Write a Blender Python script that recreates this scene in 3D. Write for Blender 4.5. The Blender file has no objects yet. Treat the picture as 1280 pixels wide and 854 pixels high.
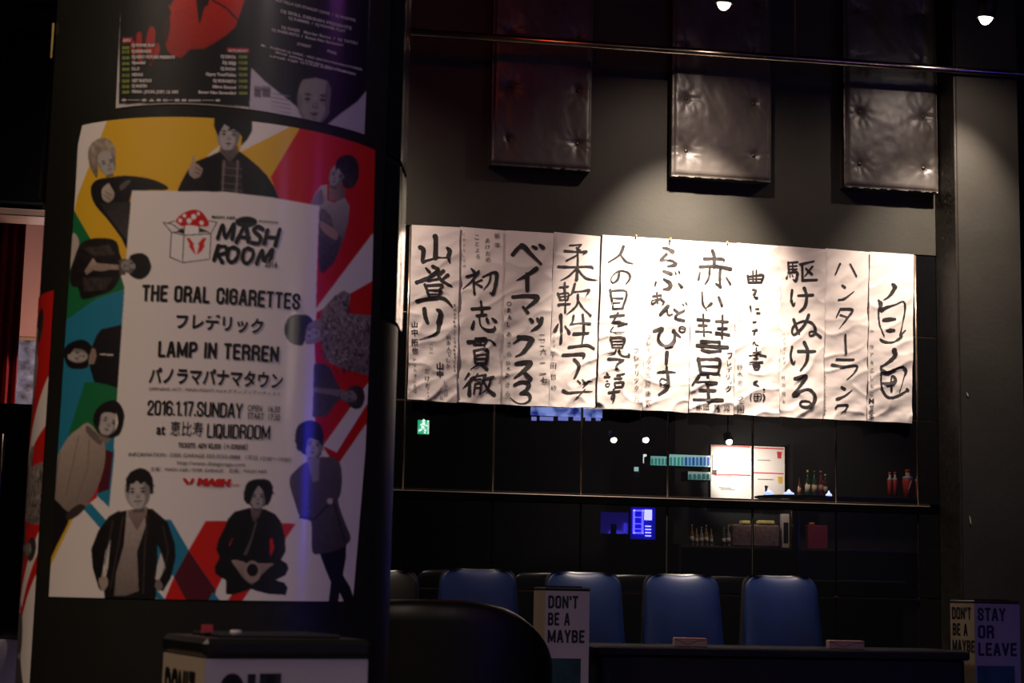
import bpy, math, random
import numpy as np
from mathutils import Vector, Matrix, noise as mnoise

random.seed(7)
rng = np.random.default_rng(7)
SC = bpy.context.scene
COL = SC.collection

# ------------------------------------------------------------------ camera
EYE = 0.90                                   # height of the lens above the floor
F, PITCH, ROLL = 2150.0, 0.1438, 0.0213      # focal length in pixels of a 1280 wide frame
R0 = Vector((1, 0, 0)); U0 = Vector((0, -math.sin(PITCH), math.cos(PITCH))); FW = Vector((0, math.cos(PITCH), math.sin(PITCH)))
CR = R0 * math.cos(ROLL) + U0 * math.sin(ROLL)
CU = -R0 * math.sin(ROLL) + U0 * math.cos(ROLL)
CAM = Vector((0, 0, EYE))
cam_d = bpy.data.cameras.new('camera')
cam = bpy.data.objects.new('camera', cam_d); COL.objects.link(cam)
m = Matrix.Identity(4)
for i in range(3):
    m[i][0] = CR[i]; m[i][1] = CU[i]; m[i][2] = -FW[i]; m[i][3] = CAM[i]
cam.matrix_world = m
cam_d.sensor_width = 36.0; cam_d.lens = 36.0 * F / 1280.0
cam_d.clip_start = 0.05; cam_d.clip_end = 100
cam_d.dof.use_dof = True; cam_d.dof.focus_distance = 10.5; cam_d.dof.aperture_fstop = 15.0
SC.camera = cam

# ------------------------------------------------------------------ wall frame: s along the tiled wall, z up, d out from it into the room
WA = 0.176
ES = Vector((math.cos(WA), math.sin(WA), 0)); EN = Vector((math.sin(WA), -math.cos(WA), 0)); WO = Vector((0, 8.0, 0))
def W(s, z, d=0.0): return WO + ES * s + EN * d + Vector((0, 0, z))
def ray(px, py): return (FW * F + CR * (px - 640) + CU * (427 - py)).normalized()
def wall_hit(px, py, d=0.0):
    """(s, z) where the sight line through a point of the photograph meets the plane d in front of the tiles"""
    r = ray(px, py); t = (WO + EN * d - CAM).dot(EN) / r.dot(EN)
    P = CAM + r * t
    return (P - WO).dot(ES), P.z
def at_depth(px, py, Z):
    r = ray(px, py); return CAM + r * (Z / r.y)

# ------------------------------------------------------------------ world, lamps, exposure
wd = bpy.data.worlds.new('world'); SC.world = wd; wd.use_nodes = True
wd.node_tree.nodes['Background'].inputs[0].default_value = (0.010, 0.009, 0.008, 1)
wd.node_tree.nodes['Background'].inputs[1].default_value = 0.35
SC.view_settings.view_transform = 'Standard'; SC.view_settings.look = 'None'
SC.view_settings.exposure = 0.0; SC.view_settings.gamma = 1.0
try: SC.view_settings.use_curve_mapping = False
except Exception: pass

def lamp(name, kind, loc, energy, color=(1, 1, 1), target=None, **kw):
    l = bpy.data.lights.new(name, kind); l.energy = energy; l.color = color
    for k, v in kw.items(): setattr(l, k, v)
    o = bpy.data.objects.new(name, l); COL.objects.link(o); o.location = loc
    if target is not None: o.rotation_euler = (Vector(target) - Vector(loc)).to_track_quat('-Z', 'Y').to_euler()
    return o
LD = 0.65                                     # distance of the lamp row from the wall
def lamp_at(px, py, d): 
    s, z = wall_hit(px, py, d); return W(s, z, d)
SPOT1 = lamp_at(905, 5, LD); SPOT2 = lamp_at(1232, 23, LD); SPOT3 = lamp_at(330, -34, LD)
WARM = (1.0, 0.84, 0.70); SPILL = (1.0, 0.78, 0.66)
def wall_lamp(P, e_main, e_spill, size=60, tilt=0.42, col=WARM):
    P = P + Vector((0, 0, -0.045)); lamp('wall_spot_light', 'SPOT', P, e_main, col, P - EN * tilt + Vector((0, 0, -1)), spot_size=math.radians(size), spot_blend=1.0, shadow_soft_size=0.02)
    lamp('spot_spill_light', 'SPOT', P, e_spill, SPILL, P - EN * 0.25 + Vector((0, 0, -1)), spot_size=math.radians(142), spot_blend=1.0, shadow_soft_size=0.006)
wall_lamp(SPOT1, 600, 28)
wall_lamp(SPOT2, 250, 21)
wall_lamp(SPOT3, 130, 75, 100)
lamp('red_tint_light', 'POINT', W(-0.2, 3.6, 1.1), 2.2, (1.0, 0.12, 0.05), shadow_soft_size=0.05)  # added lamp tinting the upper wall red, no such fixture hangs there
lamp('room_light_left', 'SPOT', Vector((-2.3, 0.5, 3.9)), 235, (1.0, 0.77, 0.62), Vector((-0.5, 2.7, 1.15)), spot_size=math.radians(62), spot_blend=0.8, shadow_soft_size=0.3)
lamp('violet_streak_light', 'AREA', Vector((4.0, 1.7, 3.7)), 3.5, (0.75, 0.14, 1.0), Vector((-0.4, 2.7, 1.9)), shape='RECTANGLE', size=0.8, size_y=0.8)  # added violet lamp, placed for the magenta streak on the column
lamp('fill_light_side', 'SPOT', Vector((1.7, -1.0, 3.9)), 105, (1.0, 0.80, 0.82), Vector((-0.4, 2.6, 1.15)), spot_size=math.radians(52), spot_blend=0.8, shadow_soft_size=0.3)  # added fill for the right half of the posters, has no fixture
lamp('fill_light_back', 'AREA', Vector((0.6, -1.5, 3.95)), 7, (1.0, 0.80, 0.78), Vector((0.8, 6.2, 0.7)), shape='RECTANGLE', size=1.0, size_y=1.0)  # added ambient fill for table, stands and column, has no fixture
# ------------------------------------------------------------------ materials
def lin(c):
    c = np.asarray(c, float) / 255.0
    return np.where(c <= 0.04045, c / 12.92, ((c + 0.055) / 1.055) ** 2.4)
MATS = {}
EMIT_K = 1.0
def mat(name, col, rough=0.5, metal=0.0, emit=None, estr=0.0, spec=0.5, ior=1.5, nscale=0, namp=0.0, bump=0.0, bscale=20, attr=None, trans=0.0, coat=0.0, sheen=0.0):
    """procedural material: noise driven tint and relief over a base colour"""
    if name in MATS: return MATS[name]
    m = bpy.data.materials.new(name); m.use_nodes = True; nt = m.node_tree; b = nt.nodes['Principled BSDF']
    b.inputs['Roughness'].default_value = rough; b.inputs['Metallic'].default_value = metal
    b.inputs['IOR'].default_value = ior; b.inputs['Specular IOR Level'].default_value = spec
    b.inputs['Coat Weight'].default_value = coat; b.inputs['Transmission Weight'].default_value = trans
    c4 = (*col, 1)
    if attr:
        a = nt.nodes.new('ShaderNodeAttribute'); a.attribute_name = attr
        nt.links.new(a.outputs['Color'], b.inputs['Base Color'])
    elif namp:
        tc = nt.nodes.new('ShaderNodeTexCoord'); n = nt.nodes.new('ShaderNodeTexNoise'); n.inputs['Scale'].default_value = nscale; n.inputs['Detail'].default_value = 6
        r = nt.nodes.new('ShaderNodeValToRGB')
        lo = [max(0, v * (1 - namp)) for v in col]; hi = [min(1, v * (1 + namp)) for v in col]
        r.color_ramp.elements[0].position = 0.3; r.color_ramp.elements[1].position = 0.7
        r.color_ramp.elements[0].color = (*lo, 1); r.color_ramp.elements[1].color = (*hi, 1)
        nt.links.new(tc.outputs['Object'], n.inputs['Vector']); nt.links.new(n.outputs['Fac'], r.inputs['Fac']); nt.links.new(r.outputs['Color'], b.inputs['Base Color'])
        mr = nt.nodes.new('ShaderNodeMapRange'); mr.inputs['To Min'].default_value = max(0.02, rough - 0.08); mr.inputs['To Max'].default_value = min(1, rough + 0.08)
        nt.links.new(n.outputs['Fac'], mr.inputs['Value']); nt.links.new(mr.outputs['Result'], b.inputs['Roughness'])
    else:
        b.inputs['Base Color'].default_value = c4
    if bump:
        tc2 = nt.nodes.new('ShaderNodeTexCoord'); n2 = nt.nodes.new('ShaderNodeTexNoise'); n2.inputs['Scale'].default_value = bscale; n2.inputs['Detail'].default_value = 5
        bp = nt.nodes.new('ShaderNodeBump'); bp.inputs['Strength'].default_value = bump; bp.inputs['Distance'].default_value = 0.01
        nt.links.new(tc2.outputs['Object'], n2.inputs['Vector']); nt.links.new(n2.outputs['Fac'], bp.inputs['Height']); nt.links.new(bp.outputs['Normal'], b.inputs['Normal'])
    if emit is not None:
        b.inputs['Emission Color'].default_value = (*emit, 1); b.inputs['Emission Strength'].default_value = estr * EMIT_K
    MATS[name] = m; return m

# ------------------------------------------------------------------ objects
def link_mesh(name, verts, faces, material, parent=None, smooth=False, cols=None):
    me = bpy.data.meshes.new(name); me.from_pydata([tuple(v) for v in verts], [], faces)
    if smooth: me.polygons.foreach_set('use_smooth', [True] * len(me.polygons))
    if material is not None: me.materials.append(material)
    if cols is not None:
        a = me.color_attributes.new('print', 'FLOAT_COLOR', 'POINT'); a.data.foreach_set('color', np.c_[cols, np.ones(len(cols))].astype(np.float32).ravel())
    me.update()
    o = bpy.data.objects.new(name, me); COL.objects.link(o)
    if parent is not None:
        o.parent = parent; o.matrix_parent_inverse = parent.matrix_basis.inverted()
    return o
def tag(o, label=None, cat=None, group=None, kind=None):
    if label: o['label'] = label
    if cat: o['category'] = cat
    if group: o['group'] = group
    if kind: o['kind'] = kind
    return o
def empty(name, loc, label, cat, group=None, rz=0.0):
    o = bpy.data.objects.new(name, None); COL.objects.link(o); o.location = loc; o.rotation_euler = (0, 0, rz); o.empty_display_size = 0.05
    return tag(o, label, cat, group)
def copy_tree(o, loc=None, parent=None):
    c = o.copy(); COL.objects.link(c)
    if parent is not None: c.parent = parent
    if loc is not None: c.location = loc
    for ch in [x for x in o.children]: copy_tree(ch, None, c)
    return c

class MB:
    """collects shapes into one mesh"""
    def __init__(s): s.v = []; s.f = []
    def add(s, vs, fs):
        b = len(s.v); s.v += [tuple(v) for v in vs]; s.f += [tuple(i + b for i in f) for f in fs]; return s
    def box(s, c, h, ax=None):
        """centre, half sizes, optional axes"""
        ax = ax or (Vector((1, 0, 0)), Vector((0, 1, 0)), Vector((0, 0, 1))); c = Vector(c)
        vs = [c + ax[0] * (h[0] * i) + ax[1] * (h[1] * j) + ax[2] * (h[2] * k) for i in (-1, 1) for j in (-1, 1) for k in (-1, 1)]
        return s.add(vs, [(0, 1, 3, 2), (4, 6, 7, 5), (0, 4, 5, 1), (2, 3, 7, 6), (0, 2, 6, 4), (1, 5, 7, 3)])
    def bbox(s, c, h, b=0.004, ax=None):
        """box with chamfered edges"""
        ax = ax or (Vector((1, 0, 0)), Vector((0, 1, 0)), Vector((0, 0, 1))); c = Vector(c)
        b = min(b, min(h) * 0.9); vs = []; idx = {}
        for i in (-1, 1):
            for j in (-1, 1):
                for k in (-1, 1):
                    for a in range(3):
                        p = [i * h[0], j * h[1], k * h[2]]
                        for q in range(3):
                            if q != a: p[q] -= (i, j, k)[q] * b
                        idx[(i, j, k, a)] = len(vs); vs.append(c + ax[0] * p[0] + ax[1] * p[1] + ax[2] * p[2])
        fs = []
        sg = (-1, 1)
        for a in range(3):
            o1, o2 = [q for q in range(3) if q != a]
            for sa in sg:
                loop = []
                for (u, v) in ((-1, -1), (1, -1), (1, 1), (-1, 1)):
                    k3 = [0, 0, 0]; k3[a] = sa; k3[o1] = u; k3[o2] = v; loop.append(idx[(*k3, a)])
                fs.append(tuple(loop))
            for u in sg:
                for v in sg:
                    l = []
                    for (sa, f_) in ((-1, o1), (1, o1), (1, o2), (-1, o2)):
                        k3 = [0, 0, 0]; k3[a] = sa; k3[o1] = u; k3[o2] = v; l.append(idx[(*k3, f_)])
                    fs.append(tuple(l))
        for i in sg:
            for j in sg:
                for k in sg: fs.append((idx[(i, j, k, 0)], idx[(i, j, k, 1)], idx[(i, j, k, 2)]))
        return s.add(vs, fs)
    def wbox(s, s0, s1, z0, z1, d0, d1, b=0.0):
        """box given in wall coordinates"""
        c = W((s0 + s1) / 2, (z0 + z1) / 2, (d0 + d1) / 2); h = (abs(s1 - s0) / 2, abs(d1 - d0) / 2, abs(z1 - z0) / 2)
        ax = (ES, EN, Vector((0, 0, 1)))
        return s.bbox(c, h, b, ax) if b else s.box(c, h, ax)
    def tube(s, pts, r, n=12, caps=True):
        pts = [Vector(p) for p in pts]; rs = r if isinstance(r, (list, tuple)) else [r] * len(pts); rings = []
        t0 = (pts[1] - pts[0]).normalized(); up = Vector((0, 0, 1)) if abs(t0.z) < 0.9 else Vector((1, 0, 0)); u = t0.cross(up).normalized()
        vs = []
        for i, p in enumerate(pts):
            t = (pts[min(i + 1, len(pts) - 1)] - pts[max(i - 1, 0)]).normalized(); u = (u - t * u.dot(t)).normalized(); w = t.cross(u)
            for k in range(n):
                a = 2 * math.pi * k / n; vs.append(p + (u * math.cos(a) + w * math.sin(a)) * rs[i])
        fs = [(i * n + k, i * n + (k + 1) % n, (i + 1) * n + (k + 1) % n, (i + 1) * n + k) for i in range(len(pts) - 1) for k in range(n)]
        if caps: fs += [tuple(range(n))[::-1], tuple((len(pts) - 1) * n + k for k in range(n))]
        return s.add(vs, fs)
    def lathe(s, base, prof, n=20, ax=None):
        """profile (r, h) turned about an axis"""
        ax = ax or (Vector((1, 0, 0)), Vector((0, 1, 0)), Vector((0, 0, 1))); base = Vector(base)
        vs = [base + ax[2] * h + (ax[0] * math.cos(2 * math.pi * k / n) + ax[1] * math.sin(2 * math.pi * k / n)) * r for (r, h) in prof for k in range(n)]
        fs = [(i * n + k, i * n + (k + 1) % n, (i + 1) * n + (k + 1) % n, (i + 1) * n + k) for i in range(len(prof) - 1) for k in range(n)]
        fs += [tuple(range(n))[::-1], tuple((len(prof) - 1) * n + k for k in range(n))]
        return s.add(vs, fs)
    def build(s, name, material, parent=None, smooth=False): return link_mesh(name, s.v, s.f, material, parent, smooth)

# ------------------------------------------------------------------ flat lettering: meshes in 2D, later wrapped on a surface
_txt = {}
def text2d(body, bold=0.0):
    """(verts Nx2, faces) of a string, normalised: x 0..1 over its width, y 0..1 over the height of its capitals; also its aspect"""
    k = (body, bold)
    if k in _txt: return _txt[k]
    c = bpy.data.curves.new('t', 'FONT'); c.body = body; c.resolution_u = 3; c.offset = bold; c.fill_mode = 'FRONT'
    o = bpy.data.objects.new('t', c); COL.objects.link(o); dg = bpy.context.evaluated_depsgraph_get(); dg.update()
    me = o.evaluated_get(dg).to_mesh()
    v = np.array([p.co[:2] for p in me.vertices]) if len(me.vertices) else np.zeros((0, 2)); f = [tuple(p.vertices) for p in me.polygons]
    o.evaluated_get(dg).to_mesh_clear(); bpy.data.objects.remove(o); bpy.data.curves.remove(c)
    _txt[k] = (v, f); return _txt[k]

def smooth_line(P, closed=False, n=5):
    P = np.asarray(P, float); N = len(P)
    if N < 3: return P
    out = []
    rngi = range(N) if closed else range(N - 1)
    for i in rngi:
        if closed: a, b, c, d = P[i - 1], P[i], P[(i + 1) % N], P[(i + 2) % N]
        else: a, b, c, d = P[max(i - 1, 0)], P[i], P[i + 1], P[min(i + 2, N - 1)]
        for k in range(n):
            t = k / n; out.append(0.5 * ((2 * b) + (-a + c) * t + (2 * a - 5 * b + 4 * c - d) * t * t + (-a + 3 * b - 3 * c + d) * t ** 3))
    if not closed: out.append(P[-1])
    return np.array(out)
class Flat:
    """2D shapes in photograph coordinates"""
    def __init__(s): s.v = []; s.f = []
    def poly(s, pts): b = len(s.v); s.v += [tuple(p) for p in pts]; s.f.append(tuple(range(b, b + len(pts))))
    def stroke(s, P, caps=True, nd=8):
        """P: rows x, y, width"""
        P = np.asarray(P, float)
        for i in range(len(P) - 1):
            a, b = P[i], P[i + 1]; t = b[:2] - a[:2]; L = np.hypot(*t)
            if L < 1e-6: continue
            n = np.array([-t[1], t[0]]) / L
            s.poly([a[:2] + n * a[2] / 2, b[:2] + n * b[2] / 2, b[:2] - n * b[2] / 2, a[:2] - n * a[2] / 2])
        rngi = range(len(P)) if caps else range(1, len(P) - 1)
        for i in rngi:
            x, y, w = P[i]; s.poly([(x + w / 2 * math.cos(2 * math.pi * k / nd), y + w / 2 * math.sin(2 * math.pi * k / nd)) for k in range(nd)])
    def text(s, body, p0, p1, h, pm=None, lean=0.04, bold=0.0):
        """body fitted from p0 to p1 along its baseline (optionally through pm), capital height h, lean of the uprights"""
        v, f = text2d(body, bold)
        if not len(v): return
        x0, x1 = v[:, 0].min(), v[:, 0].max(); u = (v[:, 0] - x0) / max(1e-6, x1 - x0); y = v[:, 1] / 0.73
        s._place(u, y, f, p0, p1, pm, h, lean)
    def _place(s, u, y, f, p0, p1, pm, h, lean):
        p0, p1 = np.array(p0, float), np.array(p1, float); pm = (p0 + p1) / 2 if pm is None else np.array(pm, float)
        tm = (pm[0] - p0[0]) / (p1[0] - p0[0]); 
        def base(t):
            t = t[:, None]; l = p0 + (p1 - p0) * t; k = (pm - (p0 + (p1 - p0) * tm)) / (tm * (1 - tm)); return l + k * t * (1 - t)
        B = base(u); B[:, 0] += lean * y * h; B[:, 1] -= y * h
        b = len(s.v); s.v += [tuple(q) for q in B]; s.f += [tuple(i + b for i in q) for q in f]
    def glyph(s, ch, cx, cy, size, bold=0.0, sx=1.0, rot=0.0):
        v, f = text2d(ch, bold)
        if not len(v): return
        c = (v.max(0) + v.min(0)) / 2; q = (v - c); hs = max((v.max(0) - v.min(0)).max(), 0.45)
        q = q / hs * size; x = q[:, 0] * sx; y = -q[:, 1]
        cr, sr = math.cos(rot), math.sin(rot)
        b = len(s.v); s.v += list(zip(cx + x * cr - y * sr, cy + x * sr + y * cr)); s.f += [tuple(i + b for i in g) for g in f]

# condensed poster capitals drawn as single strokes in a 0..1 box (x right, y up)
def _ro(x0, y0, x1, y1, r=0.28, ry=0.12):
    return [(x0, y0 + ry), (x0, y1 - ry), (x0 + r * .35, y1 - ry * .3), (x0 + r, y1), (x1 - r, y1), (x1 - r * .35, y1 - ry * .3), (x1, y1 - ry), (x1, y0 + ry), (x1 - r * .35, y0 + ry * .3), (x1 - r, y0), (x0 + r, y0), (x0 + r * .35, y0 + ry * .3), (x0, y0 + ry)]
LET = {
 'A': (1, [[(0, 0), (.42, 1), (.58, 1), (1, 0)], [(.2, .28), (.8, .28)]]),
 'B': (.95, [[(0, 0), (0, 1), (.65, 1), (.95, .88), (.95, .65), (.65, .53), (0, .53)], [(.65, .53), (1, .4), (1, .12), (.7, 0), (0, 0)]]),
 'C': (.95, [[(1, .68), (1, .88), (.7, 1), (.3, 1), (0, .88), (0, .12), (.3, 0), (.7, 0), (1, .12), (1, .34)]]),
 'D': (.95, [[(0, 0), (0, 1), (.65, 1), (1, .86), (1, .14), (.65, 0), (0, 0)]]),
 'E': (.8, [[(1, 1), (0, 1), (0, 0), (1, 0)], [(0, .52), (.85, .52)]]),
 'F': (.8, [[(1, 1), (0, 1), (0, 0)], [(0, .52), (.85, .52)]]),
 'G': (.95, [[(1, .72), (1, .88), (.7, 1), (.3, 1), (0, .88), (0, .12), (.3, 0), (.7, 0), (1, .12), (1, .5), (.55, .5)]]),
 'H': (.95, [[(0, 0), (0, 1)], [(1, 0), (1, 1)], [(0, .52), (1, .52)]]),
 'I': (.0, [[(.5, 0), (.5, 1)]]),
 'K': (.95, [[(0, 0), (0, 1)], [(1, 1), (0, .4)], [(.3, .58), (1, 0)]]),
 'L': (.75, [[(0, 1), (0, 0), (1, 0)]]),
 'M': (1.35, [[(0, 0), (0, 1), (.5, .1), (1, 1), (1, 0)]]),
 'N': (1, [[(0, 0), (0, 1), (1, 0), (1, 1)]]),
 'O': (.95, [_ro(0, 0, 1, 1)]), '0': (.85, [_ro(0, 0, 1, 1)]),
 'P': (.9, [[(0, 0), (0, 1), (.7, 1), (1, .87), (1, .58), (.7, .45), (0, .45)]]),
 'Q': (.95, [_ro(0, 0, 1, 1), [(.6, .2), (1.05, -.06)]]),
 'R': (.95, [[(0, 0), (0, 1), (.7, 1), (1, .87), (1, .62), (.7, .5), (0, .5)], [(.62, .5), (1, .3), (1, 0)]]),
 'S': (.9, [[(1, .7), (1, .88), (.7, 1), (.3, 1), (0, .88), (0, .68), (.3, .54), (.7, .46), (1, .32), (1, .12), (.7, 0), (.3, 0), (0, .12), (0, .3)]]),
 'T': (.85, [[(0, 1), (1, 1)], [(.5, 1), (.5, 0)]]),
 'U': (.95, [[(0, 1), (0, .12), (.3, 0), (.7, 0), (1, .12), (1, 1)]]),
 'V': (1, [[(0, 1), (.5, 0), (1, 1)]]),
 'Y': (.95, [[(0, 1), (.5, .45), (1, 1)], [(.5, .45), (.5, 0)]]),
 '1': (.35, [[(0, .85), (1, 1), (1, 0)]]),
 '2': (.85, [[(0, .72), (0, .88), (.3, 1), (.7, 1), (1, .88), (1, .66), (0, .1), (0, 0), (1, 0)]]),
 '6': (.85, [[(1, .8), (1, .88), (.7, 1), (.3, 1), (0, .88), (0, .12), (.3, 0), (.7, 0), (1, .12), (1, .45), (.7, .57), (.3, .57), (0, .45)]]),
 '7': (.8, [[(0, 1), (1, 1), (.35, 0)]]),
 '.': (.0, [[(.5, 0), (.5, .03)]]), "'": (.0, [[(.5, 1), (.5, .8)]]), ' ': (.3, []),
}
def caps(flat, body, p0, p1, h, pm=None, lean=0.04, wt=0.15, gap=0.42, wid=0.38, slant=0.0):
    """monoline condensed capitals; wt, gap, wid in cap heights"""
    x = 0; segs = []
    for ch in body:
        w, ss = LET[ch]; w = w * wid
        for st in ss: segs.append([(x + a * w if w else x, b * (1 - wt) + wt / 2) for a, b in st])
        x += w + wt * (1 + gap)
    tot = x - wt * (1 + gap) + wt
    vs = Flat()
    for st in segs:
        P = np.array([(a + wt / 2, b, wt) for a, b in st]); P = P * h
        vs.stroke(P, caps=False, nd=6)
        # square ends
        for e, q in ((P[0], P[1]), (P[-1], P[-2])):
            t = (e - q)[:2]; L = np.hypot(*t)
            if L > 0 and len(P) > 1:
                t = t / L * wt * h * 0.45; n = np.array([-t[1], t[0]]); n = n / max(1e-9, np.hypot(*n)) * wt * h / 2
                vs.poly([e[:2] + n, e[:2] + t + n, e[:2] + t - n, e[:2] - n])
    V = np.array(vs.v); u = V[:, 0] / (tot * h); y = V[:, 1] / h
    u = u + slant * (y - 0.5) * h / (p1[0] - p0[0])
    flat._place(u, y, vs.f, p0, p1, pm, h, lean)
def strokes(flat, x0, y0, sc, spec, wmul=1.0, rnd=True):
    """brush strokes: 'width x,y[,w] x,y[,w] ...' lines separated by ';' in coordinates enlarged sc times about (x0, y0)"""
    for line in spec.replace('\n', ';').split(';'):
        t = line.split()
        if len(t) < 2: continue
        w = float(t[0]); P = []
        for q in t[1:]:
            c = [float(a) for a in q.split(',')]
            if len(c) == 2: c.append(w)
            P.append(c)
            w = c[2]
        P = smooth_line(P, n=4) if len(P) > 2 else np.array([P[0], [(P[0][i] + P[1][i]) / 2 for i in range(3)], P[-1]]) if len(P) == 2 else np.array(P)
        P[:, 2] = np.maximum(P[:, 2] * wmul, 2.5)
        P = P / sc; P[:, 0] += x0; P[:, 1] += y0
        if len(P) > 2: P[1:-1, 2] *= 1 + 0.10 * rng.standard_normal(len(P) - 2)
        flat.stroke(P)
# ------------------------------------------------------------------ setting
S0, TW, TH, ZT = -0.0757, 0.4182, 0.4124, EYE + 1.6872     # first joint, tile width and height, top of the tiling
CEIL = 4.05; SL, SR, DB = -4.2, 8.5, 12.6                     # room extents along the wall and in depth
m_floor = mat('dark_floor', (0.018, 0.016, 0.015), 0.45, nscale=3, namp=0.3)
m_ceil = mat('black_ceiling', (0.005, 0.005, 0.005), 0.9, nscale=4, namp=0.3)
m_wall = mat('dark_painted_wall', (0.031, 0.0285, 0.0215), 0.66, spec=0.3, nscale=5, namp=0.14, bump=0.08, bscale=60)
m_black = mat('black_wall', (0.004, 0.004, 0.004), 0.85, nscale=4, namp=0.3)
m_tile = mat('black_gloss_tile', (0.004, 0.004, 0.005), 0.0, ior=2.5)
m_joint = mat('tile_joint', (0.75, 0.56, 0.42), 0.20, metal=0.9, nscale=14, namp=0.3)
m_trim = mat('black_rail', (0.0015, 0.0015, 0.0015), 0.9, nscale=9, namp=0.3, spec=0.0)

struct = lambda o: tag(o, kind='structure')
struct(MB().wbox(SL, SR, -0.1, 0, -2.2, DB).build('floor', m_floor))
struct(MB().wbox(SL, SR, CEIL, CEIL + 0.1, -2.2, DB).build('ceiling', m_ceil))
struct(MB().wbox(SL - 0.1, SL, -0.1, CEIL + 0.1, -2.2, DB).build('wall_left', m_black))
struct(MB().wbox(SR, SR + 0.1, -0.1, CEIL + 0.1, -2.2, DB).build('wall_right', m_black))
struct(MB().wbox(SL, SR, -0.1, CEIL + 0.1, DB, DB + 0.1).build('wall_front', m_black))
# the tiled wall: painted above, tiled below, with a doorway at its far left end
DS0, DS1 = -2.75, -1.86                          # doorway edges
_, DZ = wall_hit(25, 271)
PS0, _ = wall_hit(1172, 300); s_edge = PS0
wb = MB()
wb.wbox(DS1, SR, -0.1, ZT, -0.16, -0.012)        # backing of the tiles
wb.wbox(DS1, SR, ZT, CEIL, -0.16, 0.004)         # painted part, a little proud of the tiles
wb.wbox(SL, DS0, -0.1, CEIL, -0.16, 0.004)
wb.wbox(DS0, DS1, DZ + 0.03, CEIL, -0.16, 0.004)
wall_back = struct(wb.build('wall_back', m_wall))
# metal joints of the tiling (one mesh of joint strips), then each tile
RAIL = EYE + 1.6872 - 3 * TH
c0, c1 = -4, 5
jb = MB()
for c in range(c0, c1 + 1):
    s = S0 + c * TW + TW
    jb.tube([W(s, RAIL, -0.0035), W(s, ZT, -0.0030)], 0.0052, 8)
jb2 = MB()
for r in (1, 2): jb2.tube([W(S0 + (c0) * TW, ZT - r * TH, -0.005), W(s_edge, ZT - r * TH, -0.005)], 0.0035, 6)
jb2.tube([W(S0 + c0 * TW, RAIL - 0.035 - TH, -0.005), W(s_edge, RAIL - 0.035 - TH, -0.005)], 0.003, 6)
jo = jb.build('joint_strip', m_joint, wall_back, True)
jb2.build('joint_strip', mat('tile_joint_dull', (0.20, 0.13, 0.09), 0.4, metal=0.8, nscale=14, namp=0.4), wall_back, True)
tile_src = {}
def tile(s0, s1, z0, z1):
    key = (round(s1 - s0, 4), round(z1 - z0, 4))
    g = 0.0035
    if key not in tile_src:
        ax = (ES, EN, Vector((0, 0, 1)))
        o = MB().bbox((0, 0, 0), ((s1 - s0) / 2 - g, 0.006, (z1 - z0) / 2 - g), 0.0022, ax).build('tile', m_tile)
        tile_src[key] = o.data; 
    else:
        o = bpy.data.objects.new('tile', tile_src[key]); COL.objects.link(o)
    o.parent = wall_back; o.location = W((s0 + s1) / 2, (z0 + z1) / 2, -0.006)
    # hand-laid: every tile sits at a very slightly different angle
    o.rotation_euler = (random.uniform(-1, 1) * 0.0007, 0, random.uniform(-1, 1) * 0.0007)
for c in range(c0, c1 + 2):
    a = S0 + (c - 1) * TW + TW; b = a + TW
    if c == c1 + 1: b = s_edge
    if a >= s_edge - 0.01: continue
    b = min(b, s_edge)
    for r in range(3): tile(a, b, ZT - (r + 1) * TH, ZT - r * TH)
    z = RAIL - 0.035
    for r in range(3): tile(a, b, z - TH, z); z -= TH
    tile(a, b, 0.0, z)
struct(MB().wbox(S0 + (c0 - 0) * TW, s_edge, RAIL - 0.040, RAIL - 0.006, -0.012, 0.0015, 0.001).build('trim_1', m_trim))
struct(MB().tube([W(S0 + c0 * TW, RAIL - 0.005, 0.000), W(s_edge - 0.06, RAIL - 0.005, 0.000)], 0.0026, 8).build('trim_2', mat('rail_edge_glint', (0.5, 0.38, 0.33), 0.3, metal=0.9)))  # paler strip stands in for lamp light caught on the ledge top

# the pier right of the tiling: dark brown side, grey-black face, then a recess
m_pier = mat('pier_paint', (0.025, 0.0225, 0.018), 0.65, spec=0.2, nscale=3, namp=0.15, bump=0.1, bscale=40)
m_pside = mat('pier_brown_side', (0.012, 0.008, 0.005), 0.55, nscale=12, namp=0.5, bump=0.3, bscale=25)
PF = 0.24
ps1, _ = wall_hit(1198, 300, PF); pe, _ = wall_hit(1276, 300, PF)
pier = empty('pillar', W((ps1 + pe) / 2, 0, 0.12), 'square dark pillar at the right end of the black tiled wall', 'pillar')
o = MB().wbox(ps1, pe, 0, CEIL, 0.0045, PF, 0.004).build('pillar_face', m_pier, pier)
o = MB().wbox(ps1 - 0.012, ps1 - 0.001, 0, CEIL, 0.0045, PF - 0.004, 0.002).build('side_board', m_pside, pier); o['label'] = 'brown scuffed side board'
sc_ = MB()
for (px, py, w, h) in ((1188, 216, .006, .012), (1184, 252, .005, .006), (1190, 296, .006, .008), (1179, 268, .004, .005)):
    s, z = wall_hit(px, py, 0.12); sc_.add([W(ps1 - 0.0128, z - h, 0.12 + (px - 1185) * -0.006 + a) for a in (-w, w)] + [W(ps1 - 0.0128, z + h * .6, 0.12 + (px - 1185) * -0.006 + a) for a in (w * .4, -w * .7)], [(0, 1, 2, 3)])
sc_.build('paint_chip', mat('bare_wood_chip', (0.28, 0.16, 0.09), 0.7, nscale=30, namp=0.3), pier)
struct(MB().wbox(pe + 0.02, SR, 0, CEIL, 0.0045, 0.10).build('trim_3', m_black))
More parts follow.
